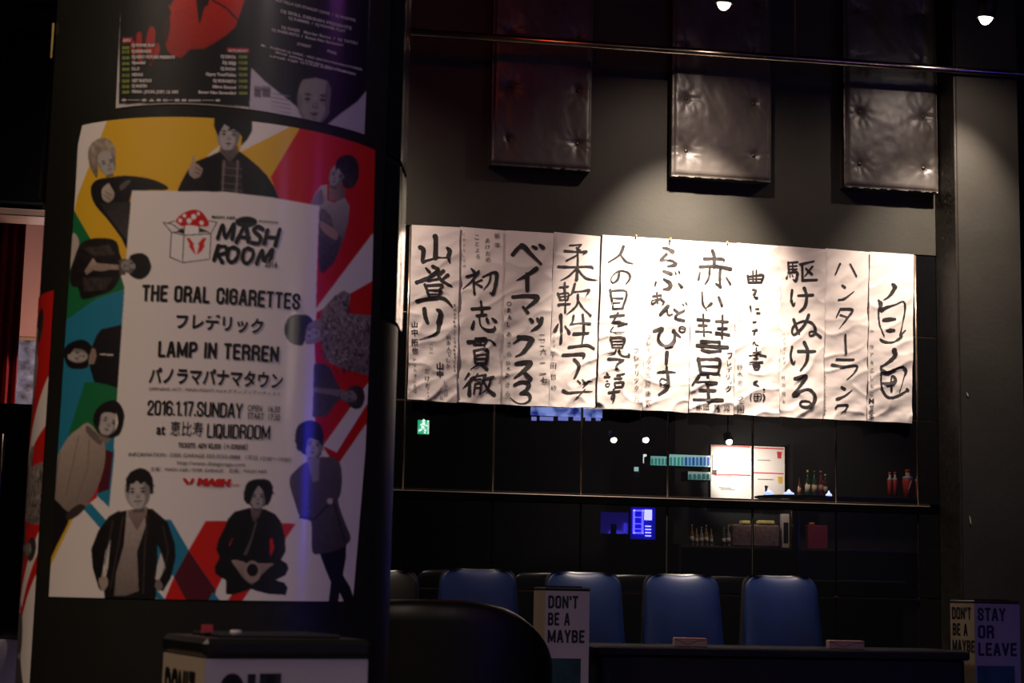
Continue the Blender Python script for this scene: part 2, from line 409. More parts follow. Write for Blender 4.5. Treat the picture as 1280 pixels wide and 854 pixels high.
# far side of the doorway: a lit pink wall, a pale soffit
m_pink = mat('pink_wall', (0.62, 0.36, 0.30), 0.7, nscale=4, namp=0.06)
struct(MB().wbox(SL, DS1 + 0.8, 0, CEIL, -1.7, -1.6).build('wall_far', m_pink))
struct(MB().wbox(SL, SL + 0.05, 0, CEIL, -2.1, -0.16).build('wall_side', m_pink))
lintel = MB().wbox(DS0 - 0.05, DS1 + 0.25, DZ - 0.005, DZ + 0.028, -0.14, 0.05, 0.004).build('trim_4', mat('pale_lintel', (0.32, 0.22, 0.17), 0.5, nscale=8, namp=0.2)); struct(lintel)
lamp('doorway_light', 'POINT', W(-2.1, 2.0, -0.75), 15.0, (1.0, 0.60, 0.48), shadow_soft_size=0.1)
lamp('doorway_cool_light', 'POINT', W(-2.35, DZ - 0.15, -0.5), 2.5, (0.75, 0.82, 1.0), shadow_soft_size=0.06)
# ------------------------------------------------------------------ the eleven calligraphy sheets
m_paper = mat('crumpled_white_paper', (0.80, 0.71, 0.66), 0.75, nscale=6, namp=0.03)
m_ink = mat('brush_ink', (0.018, 0.014, 0.012), 0.6, nscale=60, namp=0.7)
m_ink2 = mat('thin_brush_ink', (0.05, 0.04, 0.035), 0.7, nscale=80, namp=0.5)
CORN = [  # tl, tr, br, bl of each sheet
 ((514.6, 281), (575.0, 284.3), (570.6, 503.5), (509.3, 499.3)), ((575.0, 283.5), (633.2, 288.5), (628.0, 505.8), (570.6, 503.0)),
 ((632.8, 288), (692.0, 291.5), (686.0, 508.6), (627.4, 505.6)), ((692.6, 290), (750.6, 295.6), (743.6, 510.2), (686.2, 508)),
 ((753.0, 293.6), (809.0, 297.2), (803.0, 513), (746.0, 510)), ((808.6, 297.2), (864.6, 301), (860.2, 516), (803.0, 512.6)),
 ((864.3, 301), (920.8, 304.3), (916.6, 518.6), (861.2, 515.6)), ((920.8, 303.6), (976.6, 307.6), (973.6, 521.4), (917.0, 518)),
 ((976.4, 307.4), (1032, 311.6), (1028.6, 524), (974.0, 521)), ((1031.8, 310.6), (1087.8, 315.2), (1083.6, 526.6), (1028.6, 523.6)),
 ((1087.4, 314.6), (1142.6, 318.2), (1139.4, 529.4), (1084.0, 526.2))]
A=(505,280,7.117); B=(505,390,7.117); C=(625,285,7.115); D=(625,395,7.115); E_=(745,290,7.117); F_=(745,400,7.117)
G=(860,290,7.117); H=(860,400,7.117); I=(970,300,7.117); J=(970,405,7.117); K=(1080,310,7.76); L=(1080,420,7.76)
INK = {
0: [(A, '''44 275,112 280,150,38 278,300,40
34 140,208 172,228,34 164,330,30 200,325,20 300,298,14
34 383,216,24 405,244,40 392,300,30 406,345,12
12 300,297 345,300,8 385,298,14
24 195,395,18 228,430,26
30 255,378 300,412,34 215,478,28 110,520,30
26 285,425,18 335,505,28 425,555,12
30 322,442 350,418
26 350,485,20 388,455,30
20 212,505 300,490
22 182,540 208,600
24 200,550 335,545 310,590,18
14 215,592 310,588
24 205,605 228,665
24 328,600 292,665
14 225,630 290,628
34 110,688,26 200,668 330,658,28 380,685,28 425,735,12
30 180,755,34 186,820 205,875,28
38 295,765,26 326,792,42 312,880 300,955,24 262,988,18 200,1010,10 135,1030,6''')],
1: [(A, '''26 595,398,14 622,428,30
24 555,470,22 630,447 665,418,16
22 658,435,26 600,510,16 520,580,5
30 622,510,20 620,560 625,628,20
22 690,498,18 640,520,14
26 640,532,14 688,560,26
28 700,472,16 740,452 800,432,26 824,450,34 815,540,30 790,622,30 762,610,10
16 770,455 758,520 705,588,6
30 602,757,26 680,752,28 762,745,20
28 682,690,20 690,750 693,812,24
22 645,818 728,808'''), (B, '''24 620,85,18 605,145,30
24 668,52,14 682,125 740,165,26 798,160,30 805,128,10
24 735,60 745,95
26 785,60,20 815,88,28
24 570,267,34 690,255,20 760,250,14 805,290,24
20 638,235 622,290
20 640,238 730,237 712,300
14 682,240 680,295
14 625,292 718,290
22 622,345 632,455
22 630,345 738,335,26 728,462
14 638,385 722,377
14 638,420 722,412
18 632,457 724,455
20 658,470 592,512,8
28 682,470,18 735,508,32
18 575,550,22 538,602,8
24 602,592,26 580,625 520,680,6
28 582,640,22 578,740,34
16 610,582 702,562
14 655,550 622,602 682,598
18 632,640 618,732,14
18 632,642 682,638 674,732,20
12 635,675 675,672
22 722,562,26 702,620 685,655,6
18 712,600 792,580,24
20 772,600 745,680,18 690,724,6
28 708,618,16 745,690,26 800,738,34''')],
2: [(C, '''36 112,238,34 192,160,40 262,222,34 362,322,22
24 290,165,22 320,182,30
28 352,152,24 385,178,32
40 322,365,40 240,420,30 148,466,8
38 240,415 242,555,34
36 114,615,30 240,605,30 335,625,46 235,715,18
38 205,705,24 245,755,30
24 272,812 285,840'''), (D, '''26 265,30,24 290,52,28
26 330,25,22 345,50,28
36 370,25,36 352,85,34 280,132,14
28 195,190,32 118,245,12
38 160,188,30 278,205,46 255,262,40 200,330,28 138,360,10
36 140,425,26 270,415,44 215,485,34 128,552,14
38 200,490,28 270,562,42
24 130,615,30 190,588,26 255,600,38 242,650,32 183,688,20
26 183,688,20 252,690,28 268,740,26 225,775,12 158,775,10 90,730,10''')],
3: [(C, '''14 620,155 722,150,16
14 722,150 682,192,14
14 680,175 712,200,14
18 575,205,24 700,214,14 766,212,26 738,236,8
14 690,240 590,292,16
22 692,195,18 690,330 680,462,30
18 520,345,26 650,348,14 800,345,22 825,362,16
18 678,362 615,425 540,466,6
18 688,365 760,445,20 865,465,6
14 530,528 606,520,18
18 576,488 580,755,18
14 515,582,20 535,642,18
14 520,590 605,580,16 600,642
12 535,614 600,608
12 535,642 600,638
18 520,685,26 625,675,14
16 665,498,24 645,570 618,602,8
22 650,570,14 735,562 792,555,30 760,612,6
14 692,592,20 690,670 655,720 590,770,5
14 688,630,12 740,712,16 805,780,22'''), (D, '''26 515,75,16 490,130,34
26 540,-6,32 546,100,22 540,242,26
22 578,90,14 615,152,30
20 655,-5 645,50 620,84,10
16 640,75 720,65 800,68,22
24 735,-10 745,130,20 725,262,12
22 655,160,28 785,152,20
34 615,278,26 690,268,20 780,262,24 835,292,20
34 560,348,26 650,343,26 742,342,36 738,378,12
22 660,387,26 698,432,32 694,485,30 662,550,20
14 690,575 712,598,18
14 732,568 755,598,18
14 822,590,8 780,590,22 735,642,6
22 562,665,30 610,685,22 720,675,14 820,672,8
14 755,655,12 715,695 655,752,5''')],
4: [(E_, '''28 243,130,30 208,205,22 108,270,10
16 215,198,14 262,260,20 330,282,10
16 208,350,20 195,420,24 150,452,14 133,420,12 165,370 222,345,14 285,362,18 303,410,20 268,460,12
18 125,515,24 150,682,16
14 130,525 270,530,18 235,680,22
13 140,592 240,590
9 148,632 215,628
16 152,684 242,680
24 130,752 190,745 248,740,22
22 195,722 150,802,24
18 155,805 215,795,16 190,842,8
16 272,818,22 200,835'''), (F_, '''24 160,20 222,28 272,35,10
10 152,65,14 132,108,10 250,110,5
20 130,155 146,245,16
18 130,160 250,163,24 236,242,18
14 150,190 235,188
12 150,218 235,216
18 145,246 236,246
16 178,255 165,292 110,302,8
20 205,260 215,300,18 245,322,14 290,320,22 288,295,6
26 110,347,26 180,348,20 245,356,16
14 242,358,18 190,395,22 180,428 204,452,10
14 94,472 108,492
18 75,507 122,505,16
10 92,540 106,545
9 85,570 120,565 110,592 88,590 85,570
16 188,492,20 250,480,14
16 215,492 208,525
22 165,522,18 226,520
16 163,560 170,602
18 165,560 238,555,22 232,592
14 170,597 238,592
18 112,648,22 212,630,12
18 155,618 160,690,24 148,738,6
10 158,662 135,678 142,702,12 160,690''')],
5: [(E_, '''20 598,140 640,150,26 682,175,38
28 626,198,30 575,250,24 600,252,18
20 600,250,14 672,255,20 708,290,36 638,306,14
30 600,350,24 668,372,30
34 600,420,16 655,452,38 655,498,38 600,510,16
16 531,448,18 525,480,12
26 733,458,18 762,492,26
11 700,350 712,378
11 735,345 745,372
18 505,572 580,562,16
18 542,540 548,640,12
14 580,585 505,640,20 498,612,10 560,598,14 602,622,22 586,652,10
22 640,658,30 572,735,28
14 598,702 630,700,18 640,740,16 675,735,20
26 695,690,20 728,718,28
18 785,695,14 718,735,22 708,770,24 780,790,26
10 770,640 782,655
12 797,630 808,645'''), (F_, '''30 512,100,26 588,78,30 558,132,24 560,190,26 622,236,30 690,200,34 702,115,20 690,98,36
26 702,112 750,152,16
12 765,60 790,75 790,100 760,108 740,90 745,68 765,60
32 630,290,36 625,380,30
22 545,467,10 605,460,22 705,466,12
22 628,418 642,540,28 630,610,30 562,665,24
12 635,540 590,520,14 568,550 590,580,10 630,565,16''')],
6: [(G, '''28 215,168,34 232,215 230,312
30 142,238,28 300,240,30 318,262,14
34 105,310,28 250,306,26 378,330,38
22 192,330 182,410,22 148,466,10
28 287,328 282,400 282,482,26
24 248,460,18 288,490,30
22 105,362,18 90,422,28
24 340,405,16 376,465,24
22 125,535,16 132,640,26 165,692,10
24 206,638,32 165,672,10
26 272,580,26 288,625,28 300,655,22
24 85,777,28 190,787,24
24 135,735,20 140,920
24 95,830 165,832
24 68,885,20 205,890,14
26 250,797,30 350,800,24
28 305,745,24 300,945,22
22 262,858 342,860
26 250,900,30 362,916,28'''), (H, '''26 115,190,28 282,196,22
22 275,190 286,282
26 80,226,32 350,244,34
26 118,265,22 200,282,28 290,275,22
30 92,345,34 108,462,30
28 85,352 200,350 280,358,34 270,475,24
22 108,412 270,414
20 112,467 272,478
24 262,470 285,490,14
30 95,500,34 35,580,20
26 75,552,20 255,560,30
32 175,498,28 182,710,34
26 100,622,22 242,628,30
32 50,708,24 182,712,26 300,716,36''')],
7: [(G, '''16 530,390,22 540,450,18
18 530,397 605,390 667,385,22 650,450,18
14 575,348 578,450
14 605,343 605,450
12 540,420 650,418
16 535,449 655,446
14 575,515,18 605,520,20 580,555,12
12 575,560 600,545,14 585,580 612,588,24
14 552,665,22 562,712,8
14 602,685 625,685,18
18 612,722 636,722'''), (G, '''10 590,805,12 605,800,8'''), (H, '''12 580,20,16 605,15,8
14 572,98,12 610,90,22
12 598,85 585,130,16
10 575,215 590,195 600,220 622,228
14 540,318,8 620,312,14 690,322,18
16 605,250,14 605,350
10 575,292 645,285
12 580,348 622,342
14 545,380,10 660,375,18
14 578,402 592,442
14 580,402 636,402 622,442
9 590,422 625,420
12 592,444 625,442
18 615,542,12 588,562,26 625,592,16
18 670,620 674,624
14 560,660,10 552,690 560,715,8
14 665,660,10 680,690,16 668,720,10
9 590,662 645,660 645,712 590,712 590,662
9 618,660 618,712
9 596,685 640,685''')],
8: [(I, '''18 106,200 112,292
14 104,205 190,197,18
13 112,235 182,230
13 112,262 182,258
18 106,294 184,287,22 176,362,24 150,352,10
13 146,200 146,286
13 100,320,10 92,342,20
10 122,315 124,332
11 142,312 148,328
16 212,218,22 335,190,14
22 230,216 236,360,24
22 232,358 362,355,20
16 322,238,20 255,322,10
16 263,255 318,305,22
22 142,448,24 133,530 152,582,22 166,558,8
22 195,495,18 325,490,24
26 250,430,32 270,500,26 256,590,26 208,638,16
22 155,708,26 180,780,22 206,840,16
26 290,668,28 245,765,26 165,843,22 140,812,18 165,755,18 240,722,16 312,738,22 345,790,26 338,838,20 302,852,16 296,822,14 332,815,14 395,865,26'''), (J, '''22 140,205,22 126,290,22 150,352,22 168,328,8
24 195,243,26 345,244,22
26 250,165,32 278,240,28 268,340,24 213,418,12
26 165,487,28 268,465,30 215,550,24 152,632,28 222,595,20 292,582,22 342,640,28 330,708,30 270,742,24 213,722,18 228,688,18 290,690,12 312,715,12''')],
9: [(I, '''18 570,212,20 528,308,14
16 660,215,14 715,325,14
20 590,403,18 612,422,26
14 555,535,18 610,522 692,458,8
16 575,612,20 536,688,12
18 575,614 680,622,22 632,698,18 560,790,4
18 572,668 640,692'''), (J, '''22 618,95,18 622,265,20
20 540,315,22 690,318,20
24 500,365,30 600,380,24 720,372,20 690,440,16 625,495,6
20 580,560,18 612,578,24
18 540,670,26 610,640,20 678,585,6
18 530,748,22 545,722,12
16 545,724 632,722,18 620,760,16 578,796,10''')],
10: [(K, '''26 275,350,20 298,382,36 250,462,22 190,505,8
26 140,508,18 162,548,34 142,600,14 150,740,14 195,854,10
30 172,600,44 215,578,24 300,550,12 375,520,14 397,570,20 390,640,16 372,740,10 350,850,20
32 190,698,28 250,692,36 300,690,22
32 215,800,14 250,800,34 290,798,26
12 400,800 350,850,16'''), (L, '''22 155,30,14 200,58,22 280,60,14 350,20,22 362,0,24
28 290,140,48 300,190,36 240,250,26 162,300,20
22 163,295,20 165,400,14 170,500,16 215,585,22 270,598,16 340,575,24 430,520,12
16 415,515,24 425,530,24
30 170,335,30 225,362,34 300,325,20 375,305,24 408,345,26 385,410,10 345,545,10
26 170,458,16 245,465,34 305,440,28 285,390,24 262,420,12 265,540,20''')],
}
def col_(pl, s, x, y0, y1, size, b=0.0):
    n = len(s); return [(pl, ch, x + ((k * 37) % 7 - 3), y0 + (y1 - y0) * (k / max(1, n - 1)), size, b) for k, ch in enumerate(s)]
SMALL = {
0: [(B, '山', 92, 110, 58, .02), (B, '中', 92, 183, 62, .02), (B, '拓', 92, 268, 62, .02), (B, '也', 94, 342, 58, .02), (B, '山', 318, 480, 68, .03), (B, '中', 318, 552, 66, .03)]
   + col_(B, '日本人でしか', 395, 225, 480, 42) + col_(B, 'THEORALCIGARETTES', 450, -55, 520, 24, .01) + col_(B, 'ここ', 243, 305, 350, 34) + col_(B, 'だけだ', 207, 528, 655, 42, .01) + col_(B, '・・・', 212, 690, 750, 20)
   + col_(B, 'しのれは', 370, 625, 735, 32) + col_(B, 'だと', 335, 690, 765, 34) + col_(B, 'かならずこえる', 95, 425, 705, 30) + col_(B, 'けし', 52, 690, 745, 24),
1: col_(A, '新年', 832, 108, 190, 50) + col_(A, 'あけおめ', 745, 150, 320, 42) + col_(A, 'ことよろ', 652, 118, 292, 40) + col_(A, 'この人としては', 533, 95, 375, 24),
2: col_(C, 'ORA', 82, 675, 795, 42) + col_(D, 'Lあきら', 78, 75, 340, 44) + col_(D, '鈴木', 75, 420, 470, 40) + col_(D, 'あきら', 68, 530, 695, 46) + [(D, '二', 372, 188, 62, 0), (D, '〇', 380, 225, 34, 0), (D, '一', 375, 268, 40, .02), (D, '六', 384, 318, 56, .01), (D, '・', 378, 372, 16, 0), (D, '一', 378, 418, 46, .03), (D, '一', 380, 515, 60, .02), (D, '七', 390, 572, 58, .03)],
3: col_(D, 'パノラマ', 475, 150, 270, 26) + col_(D, '千田哲紗', 475, 345, 640, 52),
4: col_(F_, 'フレデリック', 360, 275, 605, 42, .01) + [(F_, '兄', 362, 700, 48, 0)],
5: col_(F_, 'フレデリック', 470, 155, 430, 36) + col_(F_, '三原康司', 462, 490, 740, 52),
6: [(H, 'フ', 370, 318, 50, .02), (H, 'レ', 366, 385, 44, .02), (H, 'デ', 370, 440, 46, .01), (H, 'リ', 355, 508, 44, .02), (H, 'ッ', 378, 560, 26, .02), (H, 'ク', 357, 612, 58, .02)] + [(H, c, x, y, 58, .01) for c, x, y in (('赤', 95, 778), ('頭', 160, 778), ('隆', 260, 780), ('児', 342, 786))],
7: col_(G, 'THEORAL', 458, 495, 850, 16) + col_(H, '鈴木', 462, 420, 480, 50) + col_(H, '忠', 465, 560, 560, 46) + [(H, '之', 468, 700, 52, 0), (H, '国', 468, 795, 66, .01)],
8: col_(J, 'パノラマパナマ', 68, 90, 350, 26) + col_(J, '岩渕想太', 64, 475, 690, 34),
9: col_(J, 'パノラマパナマタウン浪越', 436, 470, 800, 17),
10: [(K, 'ー', 75, 808, 36, .02)] + col_(L, 'っアをこしとこ', 76, 105, 565, 36, .01) + [(L, 'M', 72, 632, 52, .03), (L, 'せ', 72, 690, 44, .02), (L, '冬', 68, 745, 60, .02), (L, '木', 66, 795, 56, .02)],
}
CUTS = [(329.9, 384.7), (372, 418, 464.5), (333.5, 367, 394.6, 417.5, 449, 475), (352.5, 393, 439, 473, 485.6), (333.5, 358, 389, 418, 445.7, 464.6, 485.4),
 (336.4, 364.2, 381, 406, 437, 456), (362, 390.5, 444), (357.4, 378.5, 397.5, 407.7, 424, 433.4, 469, 490.6), (356, 392, 424.7, 466), (351, 380.8, 413.4, 445.7, 478.8, 502.6), (433,)]
TXT_OLD = ['山登り in thick ink, leftmost', '初志貫徹 in black ink, second from the left', 'ベイマックス3, third from the left', '柔軟性アップ', '人の目を見て話す', 'らぶあんどぴーす', '赤い彗星', '曲をたくさん書く with small handwriting', '駆けぬける', 'ハンターランク in thin strokes', '自由 in loose outlined strokes, rightmost']
LBS = ['white calligraphy sheet reading 山登り in heavy ink, leftmost in the row', 'white calligraphy sheet reading 初志貫徹, second from the left', 'white calligraphy sheet reading ベイマックス and a 3, third from the left', 'white calligraphy sheet reading 柔軟性アップ, fourth, just left of a dark gap',
 'white calligraphy sheet reading 人の目を見て話す, fifth, just right of the dark gap', 'white calligraphy sheet reading らぶあんどぴーす in round letters, sixth, brightest lit', 'white calligraphy sheet with the large red comet words 赤い彗星, seventh from the left', 'white calligraphy sheet with small handwriting down its middle, eighth from the left',
 'white calligraphy sheet reading 駆けぬける, third from the right', 'white calligraphy sheet reading ハンターランク in thin strokes, second from the right', 'white calligraphy sheet with 自由 in loose outline strokes, rightmost in the row']
GS = 'calligraphy sheets hung in a row on the black tiles'
sheets = []
for n, cn in enumerate(CORN):
    d0 = 0.018 if n % 2 == 0 else 0.010
    q = [wall_hit(x, y, d0) for x, y in cn]            # tl tr br bl in (s, z)
    def disp(s, z, v, n=n):
        a = mnoise.noise(Vector((s * 9 + n * 7.3, z * 16 - s * 7, n * 3.1))) * 0.0060
        b = (1 - abs(mnoise.noise(Vector((s * 7 - z * 5 + n, z * 9 + n * 2.7, 1.7 + n))))) ** 6 * 0.0055
        c = mnoise.noise(Vector((s * 30 + n, z * 44, n * 1.3))) * 0.0010
        return (a + b + c) * (0.35 + 0.85 * v)
    NU, NV = 40, 130
    vs = []
    for j in range(NV + 1):
        v = j / NV
        for i in range(NU + 1):
            u = i / NU
            wv = 0.0012 * math.sin(v * 17 + n * 2) * (1 if i == 0 else -1) if i in (0, NU) else 0
            s = (q[0][0] * (1 - u) + q[1][0] * u) * (1 - v) + (q[3][0] * (1 - u) + q[2][0] * u) * v + wv
            z = (q[0][1] * (1 - u) + q[1][1] * u) * (1 - v) + (q[3][1] * (1 - u) + q[2][1] * u) * v
            if j == NV: z += 0.0015 * math.sin(u * 6 + n)
            vs.append(W(s, z, d0 + disp(s, z, v)))
    fs = [(j * (NU + 1) + i, (j + 1) * (NU + 1) + i, (j + 1) * (NU + 1) + i + 1, j * (NU + 1) + i + 1) for j in range(NV) for i in range(NU)]
    root = empty('calligraphy_sheet', W((q[0][0] + q[2][0]) / 2, q[3][1], d0), LBS[n], 'calligraphy', GS)
    link_mesh('paper', vs, fs, m_paper, root, True)
    zt, zb = (q[0][1] + q[1][1]) / 2, (q[2][1] + q[3][1]) / 2
    def wrap(fl, off):
        out = []
        for x, y in fl.v:
            s, z = wall_hit(x, y, d0); v = min(1, max(0, (zt - z) / (zt - zb))); out.append(W(s, z, d0 + disp(s, z, v) + off))
        return out
    chars = {}
    for (x0, y0, sc), sp in INK[n]:
        for ln in sp.replace('\n', ';').split(';'):
            tk = ln.split()
            if len(tk) < 2: continue
            my = y0 + sum(float(q.split(',')[1]) for q in tk[1:]) / (len(tk) - 1) / sc
            fl = chars.setdefault(sum(my > c for c in CUTS[n]), Flat()); strokes(fl, x0, y0, sc, ln, (1.12, 1.08, 1.10, 1.02, 1.0, 1.05, 0.95, 1.05, 1.05, 1.0, 1.1)[n])
    for k in sorted(chars): link_mesh('brush_character', wrap(chars[k], 0.0020), chars[k].f, m_ink, root)
    fs_ = Flat()
    for (x0, y0, sc), ch, cx, cy, size, b in SMALL[n]: fs_.glyph(ch, x0 + cx / sc, y0 + cy / sc, size / sc, b, rot=random.uniform(-.06, .06))
    link_mesh('small_writing', wrap(fs_, 0.0019), fs_.f, m_ink2 if n not in (0, 2, 6, 10) else m_ink, root)['kind'] = 'stuff'
    sheets.append(root)
# brass pins at the top edges
m_pin = mat('brass_pin', (0.75, 0.5, 0.22), 0.35, metal=0.8)
for k, (px, py, lb) in enumerate(((795, 295, 'brass pin over the fifth calligraphy sheet from the left'), (909, 303, 'brass pin over the seventh calligraphy sheet, right one of the three pins'), (838, 298.5, 'faint brass pin over the sixth calligraphy sheet, middle one of the pins'))):
    s, z = wall_hit(px, py, 0.02)
    tag(MB().lathe(W(s, z, 0.014), [(0.0, -0.001), (0.0055, 0.0), (0.0055, 0.004), (0.003, 0.007), (0.003, 0.010), (0.005, 0.013), (0.001, 0.014)], 12, (ES, Vector((0, 0, 1)), EN)).build('drawing_pin', m_pin, None, True), lb, 'pin', 'pins along the calligraphy sheets')
# ------------------------------------------------------------------ the round column and its posters
def bearing(px, py):
    r = ray(px, py); return math.atan2(r.x, r.y)
bl_, br_ = bearing(46, 427), bearing(497, 427)
rt, rb_ = ray(255, 147), ray(255, 750)
et, eb = rt.z / math.hypot(rt.x, rt.y), rb_.z / math.hypot(rb_.x, rb_.y)
DF = 0.728 / (et - eb)                                  # a B2 poster, 728 mm tall, gives the distance
half, mid = (br_ - bl_) / 2, (br_ + bl_) / 2
DC = DF / (1 - math.sin(half)); RC = DC * math.sin(half)
CX, CY = DC * math.sin(mid), DC * math.cos(mid)
A0 = math.atan2(-CX, -CY)                               # azimuth (from +y, clockwise) pointing at the camera
def cyl(px, py, R=None):
    """(theta, z) on the column; theta 0 faces the camera, growing to the right of the photograph"""
    R = R or RC; r = ray(px, py); a = r.x ** 2 + r.y ** 2; b = -2 * (r.x * CX + r.y * CY); c = CX ** 2 + CY ** 2 - R * R
    D_ = b * b - 4 * a * c
    t = (-b - math.sqrt(max(D_, 0))) / (2 * a); P = CAM + r * t
    th = math.atan2(P.x - CX, P.y - CY) - A0; th = (th + math.pi) % (2 * math.pi) - math.pi
    return -th, P.z
def cylp(th, z, R): a = A0 - th; return Vector((CX + R * math.sin(a), CY + R * math.cos(a), z))
m_col = mat('column_black_paint', (0.014, 0.0135, 0.010), 0.42, spec=0.3, nscale=3, namp=0.2, bump=0.05, bscale=40)
colm = empty('round_column', (CX, CY, 0), 'thick round black column at the left, covered with concert posters', 'column')
nseg = 128
vs = [cylp(2 * math.pi * k / nseg, z, RC) for z in (0.12, CEIL) for k in range(nseg)]
fs = [(k, (k + 1) % nseg, nseg + (k + 1) % nseg, nseg + k)[::-1] for k in range(nseg)]
link_mesh('shaft', vs, fs, m_col, colm, True)
MB().lathe((CX, CY, 0), [(RC + 0.015, 0), (RC + 0.015, 0.11), (RC + 0.008, 0.12), (RC, 0.122)], 96).build('base_ring', m_trim, colm, True)

# ---- painting of the printed artwork, in photograph coordinates
class Art:
    def __init__(s, x0, y0, x1, y1, S=2, base=(236, 226, 216)):
        s.x0, s.y0, s.S = x0, y0, S; s.w, s.h = int((x1 - x0) * S), int((y1 - y0) * S)
        s.a = np.ones((s.h, s.w, 3)) * np.array(base, float)
        n = rng.random((s.h // 6 + 3, s.w // 6 + 3)); yy = np.linspace(0, n.shape[0] - 1.01, s.h); xx = np.linspace(0, n.shape[1] - 1.01, s.w)
        yi, xi = yy.astype(int), xx.astype(int); fy, fx = (yy - yi)[:, None], (xx - xi)[None]
        s.n = (n[yi][:, xi] * (1 - fy) * (1 - fx) + n[yi + 1][:, xi] * fy * (1 - fx) + n[yi][:, xi + 1] * (1 - fy) * fx + n[yi + 1][:, xi + 1] * fy * fx)
    def poly(s, pts, c, c2=None, g=(0, 1), namp=0.0, sm=False, soft=1, frame=None, alpha=1.0):
        """fill; c2 with direction g gives the tonal gradient of the printed picture; frame=(x0,y0,scale) of the enlargement"""
        P = np.array(pts, float)
        if frame: P = P / frame[2] + np.array(frame[:2])
        if sm: P = smooth_line(P, True, 4)
        P = (P - [s.x0, s.y0]) * s.S
        lo = np.maximum(np.floor(P.min(0)) - 3, 0).astype(int); hi = np.minimum(np.ceil(P.max(0)) + 4, [s.w, s.h]).astype(int)
        if (hi <= lo).any(): return
        X, Y = np.meshgrid(np.arange(lo[0], hi[0]) + .5, np.arange(lo[1], hi[1]) + .5); ins = np.zeros(X.shape, bool)
        for i in range(len(P)):
            (x1, y1), (x2, y2) = P[i - 1], P[i]
            if y1 == y2: continue
            ins ^= ((Y < y1) != (Y < y2)) & (X < (x2 - x1) * (Y - y1) / (y2 - y1) + x1)
        M = ins.astype(float)
        for _ in range(soft):
            q = np.pad(M, 1, mode='edge'); M = (q[:-2, 1:-1] + q[2:, 1:-1] + q[1:-1, :-2] + q[1:-1, 2:] + 2 * q[1:-1, 1:-1]) / 6
        c = np.array(c, float) * np.ones(3)
        if c2 is not None:
            gx, gy = g; t = X * gx + Y * gy; t = (t - t.min()) / max(1e-6, t.max() - t.min()); colr = c + (np.array(c2, float) * np.ones(3) - c) * t[..., None]
        else: colr = np.broadcast_to(c, X.shape + (3,))
        if namp: colr = colr * (1 + namp * (s.n[lo[1]:hi[1], lo[0]:hi[0]][..., None] - 0.5) * 1.1)
        M = (M * alpha)[..., None]; R = s.a[lo[1]:hi[1], lo[0]:hi[0]]; s.a[lo[1]:hi[1], lo[0]:hi[0]] = R * (1 - M) + colr * M
    def ell(s, cx, cy, rx, ry, c, rot=0, frame=None, **k):
        if frame: cx, cy, rx, ry = cx / frame[2] + frame[0], cy / frame[2] + frame[1], rx / frame[2], ry / frame[2]
        cr, sr = math.cos(rot), math.sin(rot)
        s.poly([(cx + rx * math.cos(t) * cr - ry * math.sin(t) * sr, cy + rx * math.cos(t) * sr + ry * math.sin(t) * cr) for t in np.linspace(0, 2 * math.pi, 18, endpoint=False)], c, **k)
    def line(s, pts, w, c, frame=None, **k):
        P = np.array(pts, float)
        if frame: P = P / frame[2] + np.array(frame[:2]); w = w / frame[2]
        for i in range(len(P) - 1):
            t = P[i + 1] - P[i]; L = np.hypot(*t); n = np.array([-t[1], t[0]]) / max(L, 1e-6) * w / 2
            s.poly([P[i] + n, P[i + 1] + n, P[i + 1] - n, P[i] - n], c, soft=0, **k)
    def face(s, cx, cy, w, rot=0.0, tone=178, shade=0.62, turn=0.0, frame=None, smile=0.0, beard=0):
        """a printed portrait: oval face, brows, eyes, nose, mouth and a shaded side"""
        if frame: cx, cy, w = cx / frame[2] + frame[0], cy / frame[2] + frame[1], w / frame[2]
        cr, sr = math.cos(rot), math.sin(rot)
        def T(pts): return [(cx + (x * cr - y * sr) * w, cy + (x * sr + y * cr) * w) for x, y in pts]
        t = np.array([tone, tone * .95, tone * .91])
        s.poly(T([(-.48, -.35), (-.5, .05), (-.42, .38), (-.22, .64), (0, .74), (.22, .64), (.42, .38), (.5, .05), (.48, -.35), (.3, -.7), (0, -.78), (-.3, -.7)]), t, sm=True)
        s.poly(T([(.30 + turn, -.6), (.5, -.35), (.52, .05), (.42, .4), (.22, .66), (.12 + turn, .7), (.30 + turn, .3), (.26 + turn, 0)]), t * shade, sm=True, soft=4, alpha=.6)
        s.poly(T([(-.5, -.2), (-.34, .0), (-.36, .3), (-.2, .66), (-.42, .42), (-.53, .05)]), t * .75, sm=True, soft=3, alpha=.5)
        for sx in (-1, 1):
            x = sx * .22 + turn * .5
            s.poly(T([(x - .13, -.16), (x, -.2), (x + .13, -.16), (x, -.12)]), t * .28, soft=1)
            s.poly(T([(x - .11, -.03), (x, -.08), (x + .11, -.03), (x, .02)]), t * .2, soft=1)
            s.poly(T([(x - .13, .04), (x + .13, .04), (x, .1)]), t * .78, soft=2, alpha=.7)
        s.poly(T([(turn, -.05), (turn + .1, .2), (turn + .03, .24), (turn - .09, .2)]), t * .7, sm=True, soft=2, alpha=.8)
        s.poly(T([(turn - .04, -.1), (turn + .03, -.1), (turn + .02, .16), (turn - .03, .16)]), np.minimum(t * 1.15, 240), soft=2, alpha=.7)
        s.poly(T([(turn * .8 - .15, .38), (turn * .8, .35), (turn * .8 + .15, .38), (turn * .8, .45 + smile * .06)]), t * (.38 if not smile else .9))
        if smile: s.line(T([(turn * .8 - .17, .36), (turn * .8 + .17, .36)]), w * .035, t * .35)
        s.poly(T([(turn * .8 - .1, .5), (turn * .8 + .1, .5), (turn * .8, .56)]), t * .75, soft=2, alpha=.7)
        s.poly(T([(-.2, .68), (.2, .66), (.26, .82), (-.24, .82)]), t * .45, soft=3, alpha=.7)
